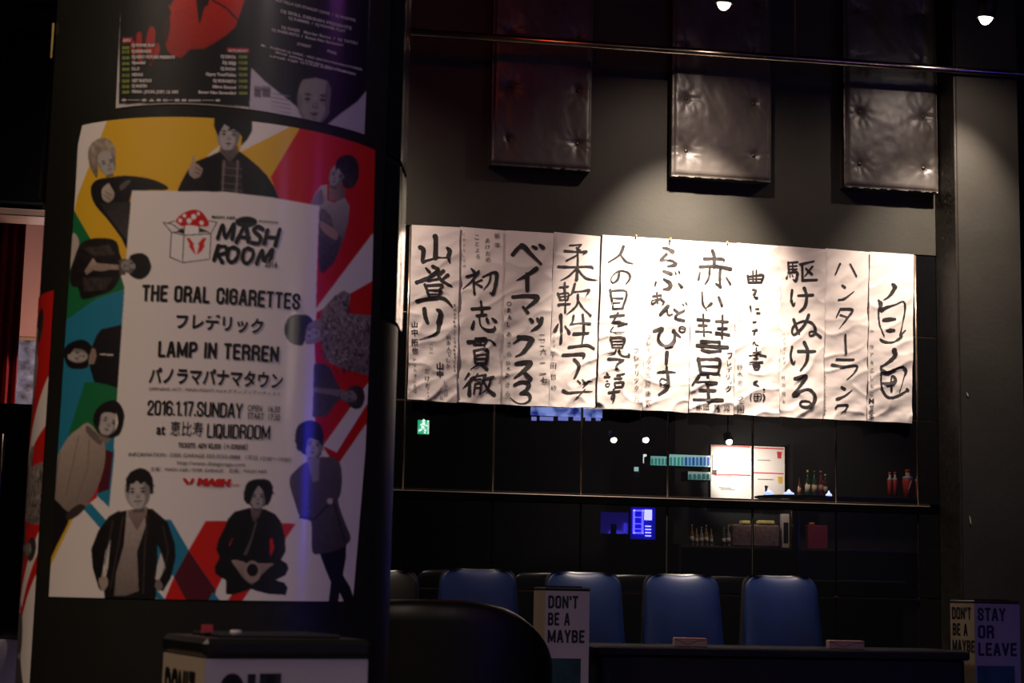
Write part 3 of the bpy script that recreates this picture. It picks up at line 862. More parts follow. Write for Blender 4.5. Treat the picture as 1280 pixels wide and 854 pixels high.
    def hair(s, pts, c, frame, n=46, L=14):
        P = np.array(pts, float); C = P.mean(0); s.poly(pts, c, frame=frame, sm=True, namp=.3)
        for k in range(n):
            i = rng.integers(len(P)); a = P[i] * (u := rng.random()) + P[(i + 1) % len(P)] * (1 - u); d = (a - C) / max(1, np.hypot(*(a - C))); tdir = np.array([-d[1], d[0]]) * rng.choice([-1, 1])
            b = a + d * rng.uniform(-.2, .5) * L + tdir * rng.uniform(.3, 1) * L + np.array([0, .4 * L]); s.line([a - d * L * .4, b], L * .22, np.array(c) * rng.uniform(.8, 1.9), frame)
    def sample(s, px, py):
        x = np.clip((px - s.x0) * s.S - .5, 0, s.w - 1.01); y = np.clip((py - s.y0) * s.S - .5, 0, s.h - 1.01)
        xi, yi = x.astype(int), y.astype(int); fx, fy = (x - xi)[:, None], (y - yi)[:, None]
        return s.a[yi, xi] * (1 - fx) * (1 - fy) + s.a[yi, xi + 1] * fx * (1 - fy) + s.a[yi + 1, xi] * (1 - fx) * fy + s.a[yi + 1, xi + 1] * fx * fy

YE, RE, GR, BU, MA, WH, BK = (228, 178, 40), (206, 30, 22), (26, 112, 62), (38, 128, 156), (84, 22, 34), (236, 226, 216), (20, 18, 18)
art = Art(52, 138, 480, 765)
P = art.poly
P([(139, 140), (373, 140), (373, 163), (338, 222), (352, 262), (165, 262), (160, 330), (152, 346), (132, 338), (94, 264), (98, 245)], YE)
P([(315, 140), (362, 140), (360, 160), (299, 191)], WH); P([(277, 180), (258, 196), (270, 196)], WH)
P([(373, 163), (376, 140), (480, 140), (480, 284), (464, 293), (394, 388), (392, 258), (352, 258), (338, 222)], RE)
P([(94, 264), (135, 336), (152, 346), (157, 362), (122, 374), (80, 404), (80, 264)], GR)
P([(122, 374), (157, 362), (150, 520), (147, 560), (60, 620), (78, 404)], BU); P([(107, 478), (152, 478), (148, 545), (86, 545)], GR)
P([(146, 545), (137, 634), (112, 605), (70, 590)], BU); P([(142, 566), (137, 613), (120, 618), (112, 616), (128, 560)], MA); P([(124, 606), (110, 630), (104, 636), (122, 622)], RE)
P([(120, 618), (137, 612), (137, 634)], BU); P([(104, 635), (114, 629), (170, 692), (160, 700)], BU); P([(94, 645), (88, 645), (62, 700), (64, 708)], YE)
P([(206, 650), (214, 650), (236, 688), (217.5, 721.5), (197, 692)], BU); P([(195, 736), (206, 749), (214, 760), (206, 762), (193, 744)], BU)
P([(257, 651.6), (300, 651.6), (290, 700), (276, 726), (270, 738), (236, 688)], RE); P([(236, 688), (270, 738), (266, 760), (236, 760), (217.5, 721.5)], MA)
P([(217.5, 722), (238, 760), (202, 760)], RE); P([(266, 740), (282, 760), (256, 760)], BU)
P([(347, 654), (369, 655), (354, 677), (336, 702), (330, 690)], RE); P([(279, 760), (296, 733), (315, 733), (297, 760)], RE)
P([(464, 293), (480, 282), (480, 340), (462, 353), (395, 392), (394, 386)], WH); P([(480, 340), (462, 353), (395, 391), (392, 430), (400, 560), (480, 480)], RE)
P([(480, 455), (458, 480), (400, 562), (398, 577), (404, 580), (457, 507), (480, 480)], WH); P([(457, 507), (480, 478), (480, 508), (456, 531), (422, 581), (413, 574), (404, 560)], RE)
P([(458, 480), (404, 558), (420, 566), (458, 505)], WH); P([(456, 531), (480, 510), (480, 765), (400, 765), (398, 600), (422, 580)], WH)
P([(390, 480), (410, 500), (403, 562), (396, 562)], RE)
f1 = (80, 140, 5.34)      # pointing man with fair hair
P([(190, 490), (225, 455), (300, 440), (430, 428), (600, 455), (695, 520), (450, 560), (432, 900), (385, 840), (300, 725), (215, 625), (185, 545)], (30, 27, 29), (18, 16, 18), namp=.25, sm=True, frame=f1)
P([(240, 610), (450, 600), (440, 880), (330, 740)], (46, 42, 42), (70, 64, 62), namp=.2, frame=f1, soft=4)
P([(165, 300), (175, 235), (215, 190), (265, 173), (312, 190), (345, 238), (350, 290), (335, 330), (240, 330), (225, 440), (185, 380)], (168, 152, 132), (120, 104, 92), namp=.35, sm=True, frame=f1)
art.face(290, 345, 112, -0.22, 178, .5, .1, f1, smile=1)
P([(200, 250), (250, 215), (330, 230), (345, 280), (300, 262), (250, 268), (215, 330), (205, 400), (185, 340)], (176, 158, 138), (128, 112, 98), namp=.35, sm=True, frame=f1)
P([(255, 545), (262, 510), (300, 478), (318, 500), (342, 545), (330, 585), (298, 606), (265, 585)], (205, 190, 172), (150, 134, 120), (1, 1), sm=True, frame=f1); art.line([(275, 530), (320, 560)], 5, (110, 95, 85), f1); art.line([(270, 555), (312, 585)], 5, (110, 95, 85), f1)
P([(375, 495), (430, 455), (450, 462), (420, 500), (385, 525)], (96, 86, 82), frame=f1, sm=True)
f2 = (220, 140, 7.76)     # man with raised finger
P([(430, 330), (600, 330), (610, 440), (520, 500), (435, 440)], (120, 104, 96), (80, 70, 64), frame=f2)
P([(15, 770), (60, 670), (120, 560), (200, 480), (330, 430), (425, 385), (520, 500), (615, 385), (700, 450), (800, 535), (880, 620), (950, 730), (1000, 850), (1000, 900), (15, 900)], (22, 19, 19), (14, 15, 15), namp=.35, frame=f2)
P([(450, 455), (520, 500), (620, 460), (655, 800), (425, 800)], (66, 58, 56), (42, 38, 38), namp=.4, frame=f2)
for x in (468, 600): art.line([(x, 470), (x - 18, 790)], 22, (160, 142, 132), f2, alpha=.6)
for y in (540, 610, 690, 750): art.line([(440, y), (640, y + 15)], 14, (140, 124, 116), f2, alpha=.45)
art.face(508, 225, 214, 0.06, 180, .5, .03, f2)
P([(372, 40), (370, 140), (392, 200), (412, 240), (428, 190), (470, 120), (520, 150), (500, 190), (560, 170), (610, 200), (640, 240), (632, 330), (690, 270), (735, 190), (738, 100), (700, 20), (420, 10)], (18, 16, 17), namp=.3, frame=f2)
P([(120, 570), (148, 500), (165, 440), (185, 405), (190, 430), (178, 490), (215, 510), (262, 552), (255, 590), (235, 630), (180, 656), (132, 615)], (190, 168, 150), (150, 128, 114), (1, 1), frame=f2); art.line([(190, 540), (245, 575)], 9, (90, 76, 70), f2); art.line([(185, 580), (235, 605)], 9, (90, 76, 70), f2)
P([(80, 660), (260, 640), (330, 800), (40, 800)], (26, 24, 25), namp=.5, frame=f2)
f3 = (340, 160, 4.27)     # leaning man in white shirt
P([(300, 300), (350, 290), (392, 330), (378, 395), (300, 385)], (170, 140, 124), (110, 90, 82), (1, 0), frame=f3)
P([(200, 415), (228, 350), (258, 308), (292, 302), (292, 385), (330, 400), (385, 372), (412, 418), (404, 500), (380, 590), (345, 680), (310, 738), (250, 755), (248, 440)], (206, 194, 184), (70, 62, 66), (.2, 1), namp=.06, frame=f3)
P([(250, 450), (310, 470), (330, 560), (370, 590), (340, 690), (305, 742), (250, 755)], (110, 98, 102), (44, 40, 48), namp=.3, sm=True, soft=3, frame=f3, alpha=.8)
P([(205, 410), (235, 350), (262, 330), (272, 400), (235, 412)], (130, 120, 122), sm=True, soft=2, frame=f3)
P([(255, 500), (300, 520), (345, 560), (335, 600), (262, 545)], (170, 140, 126), sm=True, frame=f3, soft=2)
art.face(345, 258, 84, 0.35, 168, .5, -.1, f3)
P([(338, 190), (352, 162), (388, 146), (430, 152), (456, 190), (460, 245), (450, 290), (420, 322), (384, 318), (372, 280), (385, 262), (362, 232), (350, 215), (335, 232)], (40, 34, 34), (60, 52, 50), namp=.5, sm=True, frame=f3)
f8 = (60, 280, 3.88)      # sideways man in leather, hands together
P([(122, 50), (150, 70), (152, 120), (122, 240), (112, 200)], (190, 176, 162), frame=f8, sm=True)
P([(118, 300), (110, 240), (128, 180), (160, 100), (210, 74), (280, 70), (335, 88), (352, 150), (372, 205), (352, 262), (312, 322), (240, 350), (170, 366), (150, 312)], (36, 30, 28), (24, 21, 21), namp=.5, sm=True, frame=f8)
P([(170, 120), (300, 100), (330, 150), (230, 160)], (84, 72, 68), frame=f8, soft=4, alpha=.6, namp=.4); P([(170, 260), (320, 260), (280, 320), (180, 330)], (82, 70, 66), frame=f8, soft=4, alpha=.6, namp=.4)
P([(180, 230), (222, 165), (240, 190), (330, 198), (412, 205), (412, 220), (300, 224), (262, 232), (222, 225), (190, 250)], (188, 164, 146), (140, 120, 108), namp=.15, frame=f8)
P([(346, 175), (410, 165), (410, 245), (350, 250)], (96, 80, 72), frame=f8)
art.face(408, 206, 72, math.pi / 2 + .05, 160, .5, 0, f8)
art.ell(452, 205, 52, 64, (20, 18, 18), frame=f8, namp=.3); P([(372, 205), (400, 232), (420, 262), (470, 270), (440, 215), (425, 165), (400, 160)], (22, 20, 20), frame=f8, sm=True)
# sideways man on blue
P([(215, 600), (240, 540), (262, 512), (366, 488), (360, 620), (350, 800), (290, 780), (228, 768), (205, 690)], (30, 26, 26), (20, 18, 20), namp=.2, frame=f8)
art.line([(255, 632), (320, 637)], 9, (200, 186, 170), f8)
P([(180, 600), (232, 605), (240, 640), (228, 680), (180, 680)], (150, 128, 114), frame=f8)
P([(82, 640), (88, 600), (120, 574), (172, 562), (215, 596), (200, 650), (195, 695), (140, 705), (100, 690)], (24, 20, 20), namp=.3, sm=True, frame=f8)
art.face(150, 640, 66, -math.pi / 2 + .1, 176, .55, 0, f8)
P([(86, 620), (120, 575), (185, 570), (208, 600), (140, 600), (110, 632)], (22, 19, 19), sm=True, frame=f8)
f7 = (50, 480, 3.05)      # stooping man in pale hooded coat
P([(40, 420), (118, 480), (110, 530), (70, 610), (28, 700), (28, 480)], (26, 24, 26), frame=f7)
P([(52, 350), (70, 275), (110, 205), (150, 170), (190, 150), (238, 212), (252, 240), (246, 320), (215, 410), (170, 470), (118, 492), (70, 450), (50, 425)], (196, 178, 160), (120, 104, 94), (.6, 1), namp=.05, sm=True, frame=f7)
for q in ([(150, 200), (130, 300), (100, 430)], [(190, 210), (185, 320), (140, 450)], [(80, 260), (66, 350), (62, 420)]): art.line(q, 5, (120, 106, 96), f7, alpha=.6)
P([(185, 160), (238, 212), (228, 232), (180, 185)], (110, 96, 88), frame=f7, sm=True); P([(105, 495), (150, 460), (175, 470), (150, 500), (110, 520)], (60, 50, 46), frame=f7, sm=True)
P([(225, 170), (280, 190), (262, 228), (228, 212)], (140, 120, 106), frame=f7)
art.hair([(206, 140), (214, 105), (244, 74), (290, 64), (318, 98), (322, 140), (300, 195), (262, 205), (222, 180)], (26, 22, 22), f7, 50, 12)
art.face(264, 146, 74, 0.35, 186, .5, .05, f7)
P([(210, 150), (216, 105), (262, 78), (300, 96), (312, 150), (296, 120), (262, 108), (236, 118), (226, 165)], (26, 22, 22), sm=True, frame=f7)
# man in leather jacket, centre bottom
P([(250, 850), (246, 760), (262, 700), (240, 740), (236, 790), (225, 775), (203, 700), (198, 630), (225, 560), (265, 505), (332, 468), (430, 478), (488, 528), (515, 610), (518, 660), (500, 740), (470, 790), (445, 780), (440, 850)], (28, 23, 22), (17, 15, 15), namp=.45, frame=f7)
P([(252, 640), (272, 590), (262, 700), (236, 745)], (214, 206, 196), frame=f7); P([(448, 690), (462, 640), (480, 700), (452, 755), (440, 745)], (214, 206, 196), frame=f7); P([(448, 610), (462, 640), (448, 690)], BU, frame=f7)
P([(332, 480), (402, 492), (405, 540), (372, 640), (378, 790), (330, 808), (284, 808), (292, 720), (320, 620), (328, 540)], (186, 170, 156), (122, 108, 100), namp=.08, frame=f7)
for q in ([(280, 520), (262, 620), (248, 690)], [(470, 540), (490, 640), (470, 720)], [(320, 500), (300, 620), (270, 780)], [(410, 500), (400, 640), (395, 800)]): art.line(q, 6, (96, 84, 78), f7, alpha=.5)
P([(340, 440), (415, 440), (408, 500), (370, 560), (338, 500)], (160, 140, 126), (120, 104, 94), frame=f7)
art.hair([(336, 425), (330, 390), (336, 352), (356, 332), (384, 322), (412, 332), (430, 362), (432, 410), (418, 420), (345, 420)], (28, 24, 23), f7, 60, 12)
art.face(374, 414, 92, -0.05, 190, .55, 0, f7, smile=1)
P([(331, 410), (330, 365), (350, 334), (384, 322), (420, 338), (433, 385), (430, 425), (418, 392), (400, 372), (386, 384), (372, 368), (356, 382), (346, 380), (340, 418)], (28, 24, 23), frame=f7)
P([(225, 745), (255, 735), (262, 765), (240, 790)], (170, 152, 138), frame=f7, sm=True); P([(438, 770), (452, 745), (470, 770), (455, 790)], (130, 114, 104), frame=f7, sm=True)
f6 = (230, 580, 4.746)    # seated man, hands forming a ring
P([(385, 262), (300, 285), (262, 325), (240, 380), (205, 450), (190, 505), (212, 555), (182, 610), (185, 650), (215, 672), (250, 690), (248, 772), (290, 775), (400, 742), (425, 752), (500, 772), (600, 778), (612, 735), (592, 705), (540, 690), (600, 660), (618, 620), (606, 590), (572, 570), (600, 520), (598, 440), (570, 340), (540, 300), (478, 268)], (17, 15, 15), (12, 11, 11), namp=.25, frame=f6)
P([(505, 450), (522, 435), (535, 500), (510, 555)], RE, frame=f6); P([(265, 480), (285, 440), (290, 440), (270, 490)], RE, frame=f6)
P([(392, 250), (470, 255), (440, 320), (410, 345), (398, 310)], (130, 112, 102), (84, 72, 66), frame=f6)
P([(425, 330), (432, 350), (395, 480), (372, 540), (350, 540), (395, 440)], (96, 84, 78), frame=f6)
P([(280, 575), (320, 572), (372, 592), (372, 640), (395, 690), (405, 718), (360, 690), (320, 635)], (168, 146, 130), (120, 102, 92), sm=True, frame=f6); P([(532, 592), (480, 590), (440, 592), (442, 640), (410, 690), (405, 716), (450, 670), (500, 620)], (160, 138, 124), (112, 96, 88), sm=True, frame=f6)
art.ell(405, 640, 52, 66, (160, 140, 124), frame=f6); art.ell(405, 630, 33, 38, (16, 14, 14), frame=f6)
art.hair([(355, 212), (358, 160), (380, 108), (440, 90), (500, 98), (524, 140), (520, 190), (495, 240), (440, 250), (385, 240)], (22, 20, 20), f6, 60, 18)
art.face(437, 198, 98, 0.02, 170, .5, 0, f6)
P([(362, 225), (360, 150), (400, 100), (480, 98), (522, 150), (505, 230), (482, 225), (470, 160), (440, 128), (410, 175), (398, 215), (388, 235)], (20, 18, 18), namp=.3, frame=f6)
f5 = (340, 500, 3.286)    # standing man in grey jacket
P([(192, 625), (302, 585), (300, 650), (288, 720), (318, 770), (350, 870), (310, 870), (275, 790), (262, 870), (225, 870), (240, 750), (215, 690)], (26, 22, 26), frame=f5)
P([(76, 320), (100, 285), (140, 255), (200, 235), (268, 248), (284, 330), (268, 410), (295, 500), (320, 568), (292, 602), (255, 620), (200, 632), (163, 622), (158, 500), (115, 480), (92, 420)], (100, 92, 92), (72, 64, 66), namp=.12, sm=True, frame=f5)
P([(140, 258), (195, 238), (190, 330), (165, 340)], (150, 140, 140), frame=f5, soft=2); art.line([(110, 480), (170, 492), (235, 425)], 12, (52, 46, 50), f5); P([(225, 408), (245, 405), (245, 425), (228, 428)], (205, 190, 180), frame=f5, sm=True)
art.line([(245, 250), (250, 420), (300, 590)], 8, (52, 46, 50), f5)
P([(140, 220), (195, 225), (190, 285), (150, 270)], (150, 132, 126), frame=f5)
art.hair([(94, 150), (108, 104), (150, 86), (190, 98), (208, 150), (200, 205), (190, 230), (132, 222), (102, 195)], (30, 26, 30), f5, 50, 12)
art.face(168, 186, 76, 0.15, 180, .6, 0, f5)
P([(96, 170), (112, 104), (160, 86), (204, 120), (205, 190), (190, 170), (150, 158), (138, 200), (130, 225)], (30, 26, 30), sm=True, frame=f5)
f4 = (340, 340, 3.88)     # two sideways men on the right
P([(228, 240), (240, 190), (262, 160), (300, 118), (345, 90), (378, 110), (374, 150), (362, 200), (480, 212), (470, 505), (340, 470), (258, 432), (238, 350)], (150, 136, 128), (120, 108, 104), namp=.4, sm=False, frame=f4)
for _ in range(150):
    x, y = rng.uniform(235, 470), rng.uniform(110, 490)
    if y < 205 and not (262 < x < 375): continue
    if (x - 235) * .7 + 430 < y: continue
    dx, dy = rng.uniform(-16, 16), rng.uniform(8, 30); art.line([(x, y), (x + dx, y + dy)], rng.uniform(4, 9), (62, 54, 54), f4, alpha=.8)
for _ in range(70):
    x, y = rng.uniform(250, 460), rng.uniform(215, 450); art.line([(x, y), (x + rng.uniform(-8, 14), y + rng.uniform(4, 14))], rng.uniform(3, 7), (205, 192, 182), f4, alpha=.7)
P([(165, 250), (232, 232), (246, 330), (190, 352), (160, 350)], (150, 130, 120), frame=f4)
art.ell(120, 278, 64, 74, (24, 22, 28), frame=f4, namp=.2)
art.face(180, 296, 74, -math.pi / 2, 168, .6, 0, f4)
P([(62, 290), (90, 225), (160, 208), (192, 240), (160, 262), (150, 350), (110, 352)], (22, 20, 26), sm=True, frame=f4)
P([(192, 448), (240, 445), (275, 460), (305, 520), (325, 560), (335, 600), (300, 650), (262, 702), (186, 704)], (66, 60, 70), (84, 76, 80), namp=.2, frame=f4)
P([(192, 560), (300, 570), (345, 575), (350, 615), (300, 600), (192, 580)], (130, 118, 120), sm=True, frame=f4)
art.ell(400, 606, 46, 56, (72, 62, 60), frame=f4, namp=.25); art.face(368, 604, 56, math.pi / 2, 140, .6, 0, f4)
P([(385, 560), (430, 560), (446, 610), (425, 660), (385, 658), (410, 610)], (58, 50, 48), sm=True, frame=f4, namp=.3)
# white centre panel over everything but a few heads
P([(165.5, 238.5), (282, 240), (340, 247), (398.5, 257.5), (396, 330), (392, 450), (389, 560), (385, 640), (150, 622), (143, 560), (148, 480), (155, 380), (160, 300)], WH, soft=1)
P([(150, 600), (300, 590), (300, 612), (150, 640)], WH)
# heads and shoulders that overlap the panel are printed again on top
art.ell(452, 205, 48, 62, (20, 18, 18), frame=f8, namp=.3); P([(372, 190), (402, 165), (425, 150), (430, 262), (400, 250)], (24, 21, 21), frame=f8); art.face(402, 206, 68, math.pi / 2 + .05, 150, .5, 0, f8); P([(398, 160), (450, 145), (498, 190), (495, 235), (452, 270), (405, 250), (428, 205)], (20, 18, 18), sm=True, frame=f8, namp=.3)
art.ell(118, 280, 60, 74, (24, 22, 28), frame=f4, namp=.2); P([(165, 250), (232, 225), (246, 330), (190, 352), (160, 350)], (150, 130, 120), frame=f4); art.face(184, 296, 72, -math.pi / 2, 168, .6, 0, f4); P([(62, 290), (90, 225), (160, 208), (195, 238), (168, 262), (150, 350), (110, 352), (75, 325)], (22, 20, 26), sm=True, frame=f4)
P([(214, 105), (244, 74), (290, 64), (318, 98), (322, 140), (306, 192), (280, 200), (300, 150), (285, 100), (240, 110)], (26, 22, 22), sm=True, frame=f7)
art.hair([(94, 150), (108, 104), (150, 86), (190, 98), (208, 150), (200, 205), (190, 230), (132, 222), (102, 195)], (30, 26, 30), f5, 50, 12); art.face(168, 186, 76, 0.15, 180, .6, 0, f5); P([(96, 170), (112, 104), (160, 86), (204, 120), (205, 190), (190, 170), (150, 158), (138, 200), (130, 225)], (30, 26, 30), sm=True, frame=f5)
P([(70, 330), (100, 285), (140, 255), (200, 235), (268, 248), (284, 330), (268, 410), (205, 420), (120, 470), (92, 420)], (100, 92, 92), (80, 72, 74), namp=.12, sm=True, frame=f5); P([(140, 240), (192, 238), (190, 330), (165, 340)], (150, 140, 140), frame=f5, soft=2); art.line([(110, 480), (170, 492), (235, 425)], 12, (52, 46, 50), f5); P([(225, 408), (245, 405), (245, 425), (228, 428)], (205, 190, 180), frame=f5, sm=True)
art.hair([(336, 425), (330, 390), (336, 352), (356, 332), (384, 322), (412, 332), (430, 362), (432, 410), (418, 420), (345, 420)], (28, 24, 23), f7, 60, 12); art.face(374, 414, 92, -0.05, 190, .55, 0, f7, smile=1)
P([(331, 410), (330, 365), (350, 334), (384, 322), (420, 338), (433, 385), (430, 425), (418, 392), (400, 372), (386, 384), (372, 368), (356, 382), (346, 380), (340, 418)], (28, 24, 23), frame=f7)
art.hair([(355, 212), (358, 160), (380, 108), (440, 90), (500, 98), (524, 140), (520, 190), (495, 240), (440, 250), (385, 240)], (22, 20, 20), f6, 60, 18); art.face(437, 198, 98, 0.02, 170, .5, 0, f6)
P([(362, 225), (360, 150), (400, 100), (480, 98), (522, 150), (505, 230), (482, 225), (470, 160), (440, 128), (410, 175), (398, 215), (388, 235)], (20, 18, 18), namp=.3, frame=f6)
# mushroom in a box
fb = (100, 230, 3.88)
P([(445, 235), (505, 250), (635, 243), (628, 366), (500, 383), (438, 356)], (240, 232, 222), frame=fb)
P([(460, 178), (630, 180), (640, 245), (505, 252), (445, 235)], (232, 222, 212), frame=fb); P([(470, 232), (500, 214), (510, 246)], (40, 34, 32), frame=fb); P([(582, 235), (582, 214), (630, 236)], (40, 34, 32), frame=fb)
P([(506, 196), (580, 204), (580, 245), (506, 245)], (244, 238, 230), frame=fb)
P([(466, 182), (480, 160), (508, 140), (545, 127), (582, 132), (606, 155), (625, 190), (618, 206), (588, 208), (530, 200), (498, 206), (478, 194)], (204, 26, 26), sm=True, frame=fb)
for x, y, r in ((487, 178, 10), (530, 180, 13), (552, 160, 13), (590, 190, 11), (508, 155, 9), (575, 145, 8)): art.ell(x, y, r, r * 1.1, (242, 236, 228), frame=fb)
for q in ([(445, 235), (505, 250), (635, 243), (628, 366), (500, 383), (438, 356), (445, 235)], [(505, 250), (500, 383)], [(405, 188), (448, 196), (505, 236), (445, 235), (405, 188)], [(430, 190), (462, 180)], [(635, 243), (664, 186), (622, 180)], [(506, 200), (506, 243)], [(580, 206), (580, 243)]): art.line(q, 4, (36, 30, 28), fb)
RD = (214, 44, 36)
P([(518, 264), (530, 262), (552, 290), (550, 300), (562, 345), (545, 325), (528, 300), (535, 298)], RD, frame=fb); P([(614, 262), (598, 264), (574, 290), (578, 300), (568, 345), (592, 325), (608, 296), (598, 298)], RD, frame=fb)
art.ell(806, 186, 54, 27, (18, 24, 22), frame=fb); P([(765, 190), (850, 192), (835, 206), (780, 204)], (40, 50, 46), frame=fb)

m_print = mat('glossy_poster_print', (1, 1, 1), 0.45, spec=0.4, attr='print', bump=0.02, bscale=18, coat=0.8)
m_print.node_tree.nodes['Principled BSDF'].inputs['Coat Roughness'].default_value = 0.16
m_blk = mat('black_print', (0.012, 0.011, 0.011), 0.4); m_redp = mat('red_print', (0.60, 0.02, 0.015), 0.4)
m_wp = mat('white_print', (0.55, 0.50, 0.46), 0.4); m_gp = mat('green_print', (0.25, 0.32, 0.05), 0.4)
def interp(y, tab):
    ys = [t[0] for t in tab]; return np.interp(y, ys, [t[1] for t in tab])
def edge_table(pts): 
    q = [cyl(x, y) for x, y in pts]; return sorted([(z, t) for t, z in q])
# main poster: its edges in (theta, z)
LE = edge_table([(104, 157), (98.5, 181), (95, 245), (86, 372), (75, 540), (62, 746)]); RE_ = edge_table([(468, 188), (464, 360), (456, 560), (440, 752)])
ZTp = (cyl(104, 157)[1] + cyl(255, 148)[1] + cyl(468, 188)[1]) / 3; ZBp = (cyl(62, 746)[1] + cyl(250, 750)[1] + cyl(440, 752)[1]) / 3
print('poster z', cyl(104, 157), cyl(255, 148), cyl(468, 188), cyl(62, 746), cyl(250, 750), cyl(440, 752), 'RC', RC, 'DF', DF)
ztl, ztm, ztr = cyl(104, 157)[1], cyl(255, 148)[1], cyl(468, 188)[1]; zbl, zbm, zbr = cyl(62, 746)[1], cyl(250, 750)[1], cyl(440, 752)[1]
def quad3(a, b, c, u): return a * (2 * (u - .5) * (u - 1)) + b * (-4 * u * (u - 1)) + c * (2 * u * (u - .5))
def project(P):
    v = P - CAM; d = v.dot(FW); return 640 + F * v.dot(CR) / d, 427 - F * v.dot(CU) / d
def poster_tz(u, v):
    zt = quad3(ztl, ztm, ztr, u); zb = quad3(zbl, zbm, zbr, u); z = zt + (zb - zt) * v
    zl = ztl + (zbl - ztl) * v; zr = ztr + (zbr - ztr) * v
    return interp(zl, LE) * (1 - u) + interp(zr, RE_) * u, z
def sheet(name, tz, NU, NV, colf, parent, R, material=m_print, u0=0.0, u1=1.0):
    uu = np.linspace(u0, u1, NU + 1); vv = np.linspace(0, 1, NV + 1); vs = []; uvs = []
    for v in vv:
        for u in uu: t, z = tz(u, v); vs.append(cylp(t, z, R)); uvs.append((u, v))
    cols = lin(np.clip(colf(np.array(uvs)), 0, 255))
    fs = [(j * (NU + 1) + i, (j + 1) * (NU + 1) + i, (j + 1) * (NU + 1) + i + 1, j * (NU + 1) + i + 1) for j in range(NV) for i in range(NU)]
    return link_mesh(name, vs, fs, material, parent, True, cols)
UVPX = {}
def main_cols(uv):
    key = []
    out = np.array([project(cylp(*poster_tz(u, v), RC)) for u, v in uv]); return art.sample(out[:, 0], out[:, 1])
GP = 'concert posters on the round column'
post = empty('concert_poster', cylp(poster_tz(.5, 1)[0], zbm, RC + .002), 'large colourful concert poster with white centre panel, on the front of the round column', 'poster', GP)
sheet('print', poster_tz, 360, 560, main_cols, post, RC + 0.0015)
def wrap_col(fl, R): return [cylp(*cyl(x, y), R) for x, y in fl.v]
t1 = []
def line_(): t1.append(Flat()); return t1[-1]
caps(line_(), 'THE ORAL CIGARETTES', (178.2, 376.6), (374, 388.2), 20.5, (262, 379.6), .05, .165)
caps(line_(), 'LAMP IN TERREN', (198, 446.6), (347.6, 453.6), 20, (270, 448.6), .05, .165)
caps(line_(), '2016.1.17.SUNDAY', (184.6, 519), (302.6, 523.2), 18.5, (240, 520.4), .05, .125)
caps(line_(), 'LIQUIDROOM', (258.5, 547.2), (336.8, 549.6), 17.5, None, .045, .12)
line_().text('フレデリック', (220.6, 409.5), (328.6, 416.6), 15, (270, 411.6), .05, .03)
line_().text('パノラマパナマタウン', (186.4, 478), (352.6, 485.2), 16, (265, 480), .05, .03)
line_().text('恵比寿', (213, 543), (253.6, 544.4), 14.5, None, .05, .0)
line_().text('at', (196, 543), (207, 543.4), 13.5, None, .05, .02)
for q in t1: link_mesh('text_line', wrap_col(q, RC + 0.0028), q.f, m_blk, post)
t2 = Flat()
t2.text('OPENING ACT : MASH FIGHT! Vol.4 グランプリアーティスト', (187, 488.2), (350, 495), 4, (265, 490.3), .05)
t2.text('OPEN   16:30', (309, 514), (349, 516), 8, None, .05, .01); t2.text('START  17:30', (309, 523.6), (349, 526), 8, None, .05, .01)
t2.text('TICKETS  ADV ¥2,800（＋1DRINK）', (223, 559.4), (309, 562), 6, None, .05, .03)
t2.text('INFORMATION : DISK GARAGE 050-5533-0888 （平日 12:00～19:00）', (161.8, 570.6), (363, 577.6), 5, (262, 572.6), .05, .0)
t2.text('http://www.diskgarage.com', (222, 580.6), (306, 583.2), 4.8, None, .05); t2.text('主催：MASH A&R / DISK GARAGE　企画：MASH A&R', (188.5, 588.4), (333, 591.6), 4.2, None, .05)
t2.text('MASH A&R', (264.8, 273), (294.5, 274.2), 3.6, None, .05, .02); t2.text('presents', (323.5, 277.5), (347, 279.8), 3.4, None, .05, .01)
link_mesh('small_print', wrap_col(t2, RC + 0.0028), t2.f, mat('grey_black_print', (0.05, 0.045, 0.04), 0.4), post)['kind'] = 'stuff'
t3 = Flat()
strokes(t3, 100, 230, 3.88, '''17 668,265 692,200,15 706,262 745,195 738,268,19
17 758,285 800,205 815,280,20
13 770,258 822,262
17 886,222 862,208 842,228 872,258 866,288 832,286
17 908,225 893,290,20
17 966,222 945,300,20
14 900,258 955,262
17 650,370 672,302,20
15 672,305 708,305 705,335 662,345
16 668,345 690,380,20
17 742,308 722,320 716,365 738,380 762,358 766,322 742,308
17 815,312 795,325 788,368 808,386 834,362 838,328 815,312
17 855,388 882,322 890,370 930,318 925,360
12 925,360 915,372''', 1.12)
t3.text('2016', (330.4, 333.6), (346, 334.6), 7, None, .05, .02)
link_mesh('logo_lettering', wrap_col(t3, RC + 0.0028), t3.f, m_blk, post)['kind'] = 'stuff'
t4 = Flat()
t4.text('MASH', (246, 606), (287, 607.6), 8, None, .25, .09); t4.text('A&R', (288, 607.4), (299, 608), 3, None, .1); t4.text('MUSIC AUDITION PROJECT', (249, 609.6), (281, 610.6), 1.6, None, .05)
for q in ([(228.4, 598.2), (232, 597.8), (236.8, 603), (235.6, 606.8), (231.5, 603.5)], [(243.6, 598.6), (240.4, 598), (237.4, 603), (238, 606.8), (241.5, 603.4)]): t4.poly(q)
link_mesh('red_logo', wrap_col(t4, RC + 0.0028), t4.f, m_redp, post)['kind'] = 'stuff'

